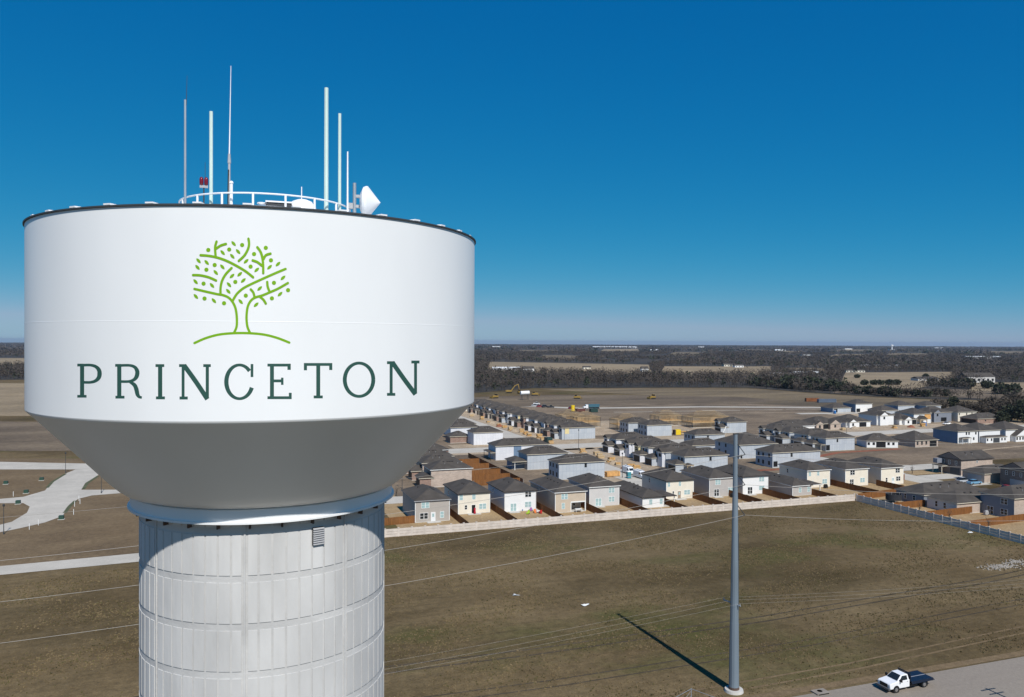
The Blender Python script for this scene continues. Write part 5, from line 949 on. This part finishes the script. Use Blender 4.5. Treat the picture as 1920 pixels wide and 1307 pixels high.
# person in red at the open door
p = Vector((58.35, 193.6, .13)); me = bpy.data.meshes.new('body'); J = [(0, 0, .92), (0, 0, 1.15), (0, 0, 1.38), (0, 0, 1.5), (0, -.02, 1.62), (.10, 0, .86), (.11, -.02, .48), (.11, .02, .08), (.12, -.14, .04), (-.10, 0, .86), (-.11, -.02, .48), (-.11, .02, .08), (-.12, -.14, .04), (.19, 0, 1.38), (.24, .02, 1.1), (.25, -.08, .86), (-.19, 0, 1.38), (-.24, .02, 1.1), (-.25, -.08, .86)]
ED = [(0, 1), (1, 2), (2, 3), (3, 4), (0, 5), (5, 6), (6, 7), (7, 8), (0, 9), (9, 10), (10, 11), (11, 12), (2, 13), (13, 14), (14, 15), (2, 16), (16, 17), (17, 18)]; RD_ = [.15, .15, .16, .06, .105, .10, .075, .05, .045, .10, .075, .05, .045, .07, .05, .04, .07, .05, .04]
me.from_pydata(J, ED, []); me.update(); po = link('person', me, mat('red_clothes', (.42, .012, .03), .8, .1, 3), None, tuple(p)); tag(po, 'person in long red clothes standing in the open back doorway', 'person'); sm = po.modifiers.new('skin', 'SKIN')
for i, v in enumerate(me.skin_vertices[0].data): v.radius = (RD_[i], RD_[i]*.85); v.use_root = (i == 0)
po.modifiers.new('subd', 'SUBSURF').levels = 1
part('skirt', MB().lathe([(.17, 1.0), (.24, .6), (.30, .12)], 14), MATS['red_clothes'], po); part('hair', MB().lathe([(.0, 1.77), (.10, 1.73), (.125, 1.64), (.11, 1.52)], 10), black, po); part('face', MB().lathe([(.0, 1.70), (.07, 1.68), (.085, 1.62), (.06, 1.53), (.0, 1.50)], 10, R(-60), R(60), (0, -.05)), mat('skin', (.35, .2, .13), .6, .05, 2), po)

# ============================================================ trees
m_bare = mat('bare_twigs', (.078, .064, .053), .95, .35, .012, spec=.05); m_bare2 = mat('bare_twigs_near', (.085, .070, .055), .95, .3, .3, spec=.05)
m_cedar = mat('cedar_foliage', (.040, .046, .028), .9, .4, .25, spec=.1); m_bark = mat('bark', (.075, .062, .05), .95, .25, 1.5, spec=.05)
def np_mesh(name, V, Q):
    me = bpy.data.meshes.new(name); nv, nq = len(V), len(Q); me.vertices.add(nv); me.vertices.foreach_set('co', np.ascontiguousarray(V, np.float32).ravel())
    me.loops.add(nq*4); me.loops.foreach_set('vertex_index', np.ascontiguousarray(Q, np.int32).ravel()); me.polygons.add(nq); me.polygons.foreach_set('loop_start', np.arange(nq, dtype=np.int32)*4); me.polygons.foreach_set('loop_total', np.full(nq, 4, np.int32)); me.update(calc_edges=True); me.validate(); return me
def crown_cards(rng, n, w, h, z0, size, narrow=1.0, shape='round'):
    """n small leaf or twig cards spread through a crown volume; (n,4,3)"""
    u = rng.normal(size=(n, 3)); u /= np.linalg.norm(u, axis=1)[:, None]; r = rng.random(n)**.45
    c = u*r[:, None]
    if shape == 'cone': t = (c[:, 2]+1)/2; c[:, :2] *= (1.15-.85*t)[:, None]
    c = c*np.array([w/2, w/2, (h-z0)/2])+np.array([0, 0, (h+z0)/2])
    a = rng.normal(size=(n, 3)); a /= np.linalg.norm(a, axis=1)[:, None]; b = np.cross(a, rng.normal(size=(n, 3))); b /= np.linalg.norm(b, axis=1)[:, None]
    s = size*(.6+.8*rng.random(n))[:, None]; a = a*s; b = b*s*narrow
    return np.stack([c-a-b*.6, c+a*.2-b, c+a+b*.5, c-a*.3+b], 1)
def in_poly(x, y, poly):
    r = np.zeros(len(x), bool); j = len(poly)-1
    for i in range(len(poly)):
        xi, yi = poly[i]; xj, yj = poly[j]; c = ((yi > y) != (yj > y)) & (x < (xj-xi)*(y-yi)/(yj-yi+1e-9)+xi); r ^= c; j = i
    return r
CLEAR = [[(912, 700), (1000, 701), (1100, 703), (1225, 705), (1216, 684), (1070, 681), (918, 678.5)], [(1235, 706), (1330, 707), (1410, 706), (1446, 702), (1446, 687), (1400, 687.5), (1246, 687)], [(1120, 662), (1200, 662), (1196, 654), (1132, 654.5)], [(1575, 724), (1640, 729), (1720, 731), (1790, 714), (1790, 697.5), (1680, 698), (1585, 699)], [(1815, 735), (1990, 737), (1990, 717), (1830, 718)], [(1440, 662), (1500, 663), (1498, 658), (1450, 657.5)], [(1550, 669), (1640, 669), (1630, 664), (1570, 664)], [(-250, 690), (43, 690), (300, 690), (300, 672), (-250, 671)], [(1560, 738), (1850, 748), (1990, 750), (1990, 735), (1720, 729), (1600, 725)]]
CLEAR += [[(x0, y1), (x1-8, y1+.6), (x1+9, y0+1.5), (x1-20, y0), (x0+14, y0-.3)] for x0, x1, y0, y1 in FARF]
fx, fy = [p[0] for p in front], [p[1] for p in front]
def scatter(n, r0, r1):
    r = np.sqrt(RNG.random(n)*(r1*r1-r0*r0)+r0*r0); a = YAW+(RNG.random(n)*1.36-.68); x, y = r*np.sin(a), r*np.cos(a); z = np.where(r > 700, -((r-700)**2)/(2*6.37e6), 0)
    d = x*CF.x+y*CF.y+(z-CH)*CF.z; px = 960+FPX*(x*CR.x+y*CR.y+(z-CH)*CR.z)/d; py = 653.5-FPX*(x*CU.x+y*CU.y+(z-CH)*CU.z)/d
    ok = py < np.interp(px, fx, fy)-.3
    for c in CLEAR: ok &= ~in_poly(px, py, c)
    # open glades and lanes
    g = np.sin(x*.011+np.sin(y*.007)*2)+np.sin(y*.0042+1.3*np.sin(x*.003)); ok &= g < 1.45
    return x[ok], y[ok], z[ok]
def wood(name, n, r0, r1, h, w, cards, size, narrow, m, shape='round', trunk=True):
    x, y, z = scatter(n, r0, r1); k = len(x); protos = [crown_cards(np.random.default_rng(i), cards, w, h, h*.18, size, narrow, shape) for i in range(10)]
    if trunk:
        t = np.array([[[-.2, 0, 0], [.2, 0, 0], [.12, 0, h*.6], [-.12, 0, h*.6]], [[0, -.2, 0], [0, .2, 0], [0, .12, h*.6], [0, -.12, h*.6]]]); protos = [np.concatenate([p, t]) for p in protos]
    q = len(protos[0]); idx = RNG.integers(0, 10, k); P_ = np.stack(protos)[idx]; sc_ = (.65+.7*RNG.random(k)); a = RNG.random(k)*6.283; c, s = np.cos(a), np.sin(a)
    X = (P_[..., 0]*c[:, None, None]-P_[..., 1]*s[:, None, None])*sc_[:, None, None]+x[:, None, None]; Y = (P_[..., 0]*s[:, None, None]+P_[..., 1]*c[:, None, None])*sc_[:, None, None]+y[:, None, None]; Z = P_[..., 2]*sc_[:, None, None]+z[:, None, None]
    V = np.stack([X, Y, Z], -1).reshape(-1, 3); Q = np.arange(len(V)).reshape(-1, 4); o = link(name, np_mesh(name, V, Q), m); o['kind'] = 'stuff'; return o
wood('bare_woods', 15000, 600, 1500, 9.5, 9, 30, 1.15, .2, m_bare); wood('evergreen_woods', 1500, 600, 1700, 8, 6.5, 30, .9, .6, m_cedar, 'cone')
wood('bare_woods', 11000, 1500, 3400, 9, 19, 26, 2.0, .25, m_bare, trunk=False); wood('evergreen_woods', 1200, 1500, 4000, 8, 14, 20, 2, .5, m_cedar, trunk=False)
wood('distant_woods', 7000, 3400, 13000, 8, 90, 16, 7, .3, m_bare, trunk=False); wood('distant_woods', 1500, 3400, 13000, 8, 80, 14, 8, .3, m_cedar, trunk=False)
def tree(name, label, x, y, h, w, kind, group=None, seed=0, cards=150):
    rg = np.random.default_rng(seed+17); t = thing(name, label, 'tree', (x, y, gz(x, y)), rg.random()*6, group); rr = random.Random(seed); q = MB(); zt = h*(.5 if kind != 'cedar' else .8)
    q.tube((0, 0, 0), (0, 0, zt), .022*h+.05, .008*h+.02, 7)
    for i in range(7 if kind != 'cedar' else 3): a = rr.uniform(0, 6.28); z0 = h*rr.uniform(.18, .5); L = w*rr.uniform(.28, .48); q.tube((0, 0, z0), (math.cos(a)*L, math.sin(a)*L, z0+h*rr.uniform(.2, .42)), .012*h, .004*h, 5)
    part('trunk', q, m_bark, t); C = crown_cards(rg, cards*2, w*1.12, h*1.05, h*(-.12 if kind == 'cedar' else .0), (.065 if kind == 'cedar' else .11)*w, .7 if kind == 'cedar' else .14, 'round')
    # clumps: pull cards towards a handful of centres so gaps open between them
    k = max(5, cards//18); ctr = crown_cards(rg, k, w*.85, h*.95, h*.15, .01)[:, 0]; own = rg.integers(0, k, len(C)); mid = C.mean(1); C = C+((ctr[own]-mid)*.28)[:, None, :]
    link('crown', np_mesh('crown', C.reshape(-1, 3), np.arange(len(C)*4).reshape(-1, 4)), m_cedar if kind == 'cedar' else m_bare2, t); return t
z5 = lambda x, y: (1400+x*.2708, 630+y*.2708)
CED = [(30, 338, 60), (85, 348, 70), (165, 352, 90), (240, 360, 70), (300, 366, 110), (350, 368, 60), (430, 372, 100), (490, 374, 95), (540, 376, 60), (600, 383, 90), (655, 384, 70), (715, 396, 80), (770, 400, 60), (840, 404, 70), (890, 408, 60), (965, 416, 80), (1025, 420, 70), (1110, 418, 65), (1170, 420, 60), (1240, 422, 60), (1310, 420, 70), (1370, 420, 60)]
for i, (x, y, wpx) in enumerate(CED):
    px, py = z5(x, y); p = at(px, py); d = Vector((p.x, p.y, 0)).dot(CF); W_ = wpx*.2708/FPX*d; tree('evergreen_tree' if i % 3 != 2 else 'bare_tree', ('dark round evergreen' if i % 3 != 2 else 'bare bushy tree')+' in the hedge line along the far meadow, %s from the left' % ORD[i], p.x, p.y, W_*.95, W_*1.55, 'cedar' if i % 3 != 2 else 'bare', 'hedge line trees along the meadow', i, 260)
FIELD_T = [(815, 342, 48, 'lone round evergreen standing on the tan pasture, left of a pair'), (880, 340, 45, 'left evergreen of the block of evergreens on the tan pasture'), (925, 340, 45, 'second evergreen of the block on the tan pasture'), (990, 340, 50, 'third evergreen of the block on the tan pasture'), (1040, 340, 48, 'right evergreen of the block on the tan pasture'), (765, 293, 35, 'small evergreen behind the lone pasture evergreen'), (1240, 292, 38, 'small evergreen near the low grey farm house'), (1285, 344, 60, 'evergreen below the low grey farm house'), (1360, 352, 60, 'evergreen right of the farm house hedge start'), (1440, 354, 70, 'broad evergreen mid hedge left of the big farmhouse'), (1530, 362, 80, 'broad dark evergreen below the big farmhouse'), (1660, 366, 70, 'evergreen clump on the pasture edge at the right'), (1760, 404, 95, 'tall evergreen by the far right fields'), (1850, 405, 90, 'tall evergreen nearest the right frame edge hedge')]
for i, (x, y, wpx, lab) in enumerate(FIELD_T): px, py = z5(x, y); p = at(px, py); d = Vector((p.x, p.y, 0)).dot(CF); W_ = wpx*.2708/FPX*d; tree('evergreen_tree', lab, p.x, p.y, W_*.9, W_*1.5, 'cedar', 'evergreens on the far pasture', 40+i, 240)
for i, (px, py, wpx, hpx, k, lab) in enumerate([(1787, 768, 26, 24, 'cedar', 'dark evergreen behind the cream house'), (1760, 770, 40, 20, 'bare', 'bare brown thicket tree left of the dark evergreen'), (1810, 775, 40, 22, 'bare', 'bare tree just right of the dark evergreen'), (1838, 778, 40, 24, 'bare', 'bare tree behind the low brown brick house'), (1870, 784, 44, 30, 'bare', 'wide bare tree near the right frame edge'), (1895, 790, 40, 30, 'cedar', 'dark evergreen at the right frame edge, left of two'), (1918, 792, 44, 42, 'cedar', 'tall dark evergreen cut by the right frame edge'), (1860, 772, 50, 26, 'bare', 'bare tree in the back of the right thicket'), (1900, 768, 50, 28, 'bare', 'bare tree at the back right of the thicket'), (1880, 795, 30, 24, 'cedar', 'low evergreen in front of the right thicket')]):
    p = at(px, py); d = Vector((p.x, p.y, 0)).dot(CF); tree('evergreen_tree' if k == 'cedar' else 'bare_tree', lab, p.x, p.y, hpx/FPX*d*1.1, wpx/FPX*d, k, 'thicket at the right edge', 70+i, 420 if k == 'bare' else 300)
for i, (e, n_, hh, lab) in enumerate([(216, 207.5, 4, 'thin bare sapling on the corner lawn of the cul-de-sac'), (167, 149, 3.6, 'thin bare sapling in the yard behind the shaded wall, middle'), (168, 139, 3.6, 'thin bare sapling in the yard nearest the right edge'), (168.5, 159.5, 3.2, 'thin bare sapling behind the lilac-grey house'), (44, 222.8, 3.5, 'thin bare sapling on the pavement lawn behind the taupe house')]): tree('sapling', lab, e, n_, hh, 1.6, 'bare', 'yard saplings', 90+i, 40)
# dry grass tufts on the near field
def tufts(name, n, m, seed):
    rg = np.random.default_rng(seed); x = rg.uniform(-45, 163, n); y = rg.uniform(83.5, 176.3, n); g = np.sin(x*.21+np.sin(y*.13)*2.1)+np.sin(y*.33+np.sin(x*.09)*1.7)+rg.normal(size=n)*.8; ok = (g > .15) & ((y < 168) | (x > 8)) & ((x-TX)**2+(y-TY)**2 > 60) & ((x-PX)**2+(y-PY)**2 > 3); x, y = x[ok], y[ok]; k = len(x)
    h = rg.uniform(.06, .2, k); w = rg.uniform(.05, .18, k); a = rg.uniform(0, 3.14, k); V = np.zeros((k, 2, 4, 3), np.float32)
    for j in range(2):
        c, s_ = np.cos(a+j*1.5)*w, np.sin(a+j*1.5)*w; lx = rg.uniform(-.06, .06, k)
        for i, (sx, z) in enumerate(((-1, 0), (1, 0), (.7, 1), (-.8, .85))): V[:, j, i, 0] = x+c*sx+lx*z; V[:, j, i, 1] = y+s_*sx; V[:, j, i, 2] = h*z
    V = V.reshape(-1, 3); o = link(name, np_mesh(name, V, np.arange(len(V)).reshape(-1, 4)), m); o['kind'] = 'stuff'
tufts('dry_grass', 60000, mat('straw_grass', (.185, .138, .074), .9, .3, .3), 1); tufts('weeds', 30000, mat('olive_weeds', (.11, .092, .040), .9, .4, .3), 2)
# far farm buildings
for i, (px, py, wm, dm, hm, wl, lab) in enumerate([(949, 694, 42, 14, 5, 'white', 'long low white barn in the woods near the tank'), (975, 697, 20, 12, 6, 'white', 'white farm building left of a gabled one'), (990, 697, 16, 12, 8, 'white', 'tall white gabled farm building in the woods'), (1100, 692, 12, 9, 5, 'cream', 'small cream house on the woodland edge'), (1208, 697, 10, 8, 8, 'white', 'small white house among the mid woods'), (1366, 687, 22, 12, 6, 'cream', 'cream farm house on the far right pasture edge'), (1384, 689, 16, 10, 6, 'white', 'white farm shed beside the cream farm house'), (1470, 704, 40, 14, 4, 'white', 'long white shed left of its twin'), (1510, 703, 36, 14, 5, 'white', 'long white shed right of its twin'), (1551, 704, 14, 10, 6, 'white', 'small white house right of the long sheds'), (1543, 719, 12, 9, 7, 'cream', 'cream cottage behind the hedge line'), (1734, 714, 26, 14, 5, 'grey', 'low grey farm house on the tan pasture'), (1830, 717, 34, 16, 11, 'grey', 'big grey farmhouse with many windows at the far right'), (1600, 698, 30, 12, 5, 'cream', 'cream barn at the top of the tan pasture'), (1640, 689, 90, 20, 5, 'cream', 'very long pale shed beyond the pasture'), (1842, 672, 110, 30, 7, 'white', 'distant large white warehouse at the right'), (1152, 652, 330, 60, 12, 'white', 'distant long white warehouse near the horizon'), (1227, 659, 40, 20, 10, 'white', 'distant white building right of the pale field'), (930, 651, 60, 30, 9, 'white', 'distant white building beside the tank'), (1313, 651.5, 60, 30, 10, 'white', 'distant white building at the middle horizon'), (1462, 657, 60, 20, 7, 'white', 'distant white shed left of the far water tower'), (1590, 655, 50, 20, 7, 'cream', 'distant cream building just left of the far water tower'), (1510, 667, 30, 15, 7, 'white', 'distant white house amid the middle woods'), (1760, 653, 80, 30, 9, 'white', 'distant pale building right of the far water tower')]):
    p = at(px, py); z = gz(p.x, p.y); t = thing('farm_building', lab, 'building', (p.x, p.y, z), -YAW*.6, 'far buildings'); part('wall', MB().box(-wm/2, wm/2, -dm/2, dm/2, 0, hm*.6), WALLS[wl], t); part('roof', MB().prism([(-dm/2-.4, hm*.6), (dm/2+.4, hm*.6), (0, hm)], 'x', -wm/2-.4, wm/2+.4), white if (wm > 35 and i != 12) else shingle, t)
    for k in range(max(2, min(6, int(wm/5)))): x_ = -wm/2+wm*(k+.5)/max(2, min(6, int(wm/5))); part('window', MB().box(x_-wm*.03-.3, x_+wm*.03+.3, -dm/2-.03, -dm/2+.01, hm*.18, hm*.42), glass, t)
p = at(1672.5, 657); t = thing('distant_water_tower', 'tiny white water tower on the far horizon', 'water tower', (p.x, p.y, gz(p.x, p.y))); d = Vector((p.x, p.y, 0)).dot(CF); hh = 11.5/FPX*d; part('column', MB().tube((0, 0, 0), (0, 0, hh*.75), hh*.07, hh*.07, 16), white, t); part('tank', MB().lathe([(.01, hh*.6), (hh*.1, hh*.65), (hh*.2, hh*.75), (hh*.2, hh*.93), (.01, hh)], 24), white, t); part('shed', MB().box(-hh*.7, hh*.6, -10, 10, 0, hh*.22), white, t)

# ============================================================ haze
hz = MB().box(-31000, 31000, -31000, 31000, -75, 64); o = link('haze', hz.mesh('haze'), None); o['kind'] = 'stuff'
m = bpy.data.materials.new('haze'); m.use_nodes = True; n = m.node_tree.nodes; n.clear(); out = n.new('ShaderNodeOutputMaterial'); pv = n.new('ShaderNodeVolumePrincipled')
pv.inputs['Color'].default_value = (.72, .84, 1, 1); pv.inputs['Density'].default_value = 3.8e-5; pv.inputs['Anisotropy'].default_value = .2; m.node_tree.links.new(pv.outputs[0], out.inputs['Volume']); o.data.materials.append(m)

# one continuous texture space for materials shared by many small pieces
gobj = bpy.data.objects['ground']
for nm_, ob in (('pedestal_concrete', gobj), ('pedestal_band_concrete', gobj), ('precast_stone', gobj), ('roof_shingle', gobj), ('cedar_fence', gobj), ('tank_paint', gobj)):
    for nd in MATS[nm_].node_tree.nodes:
        if nd.type == 'TEX_COORD': nd.object = ob
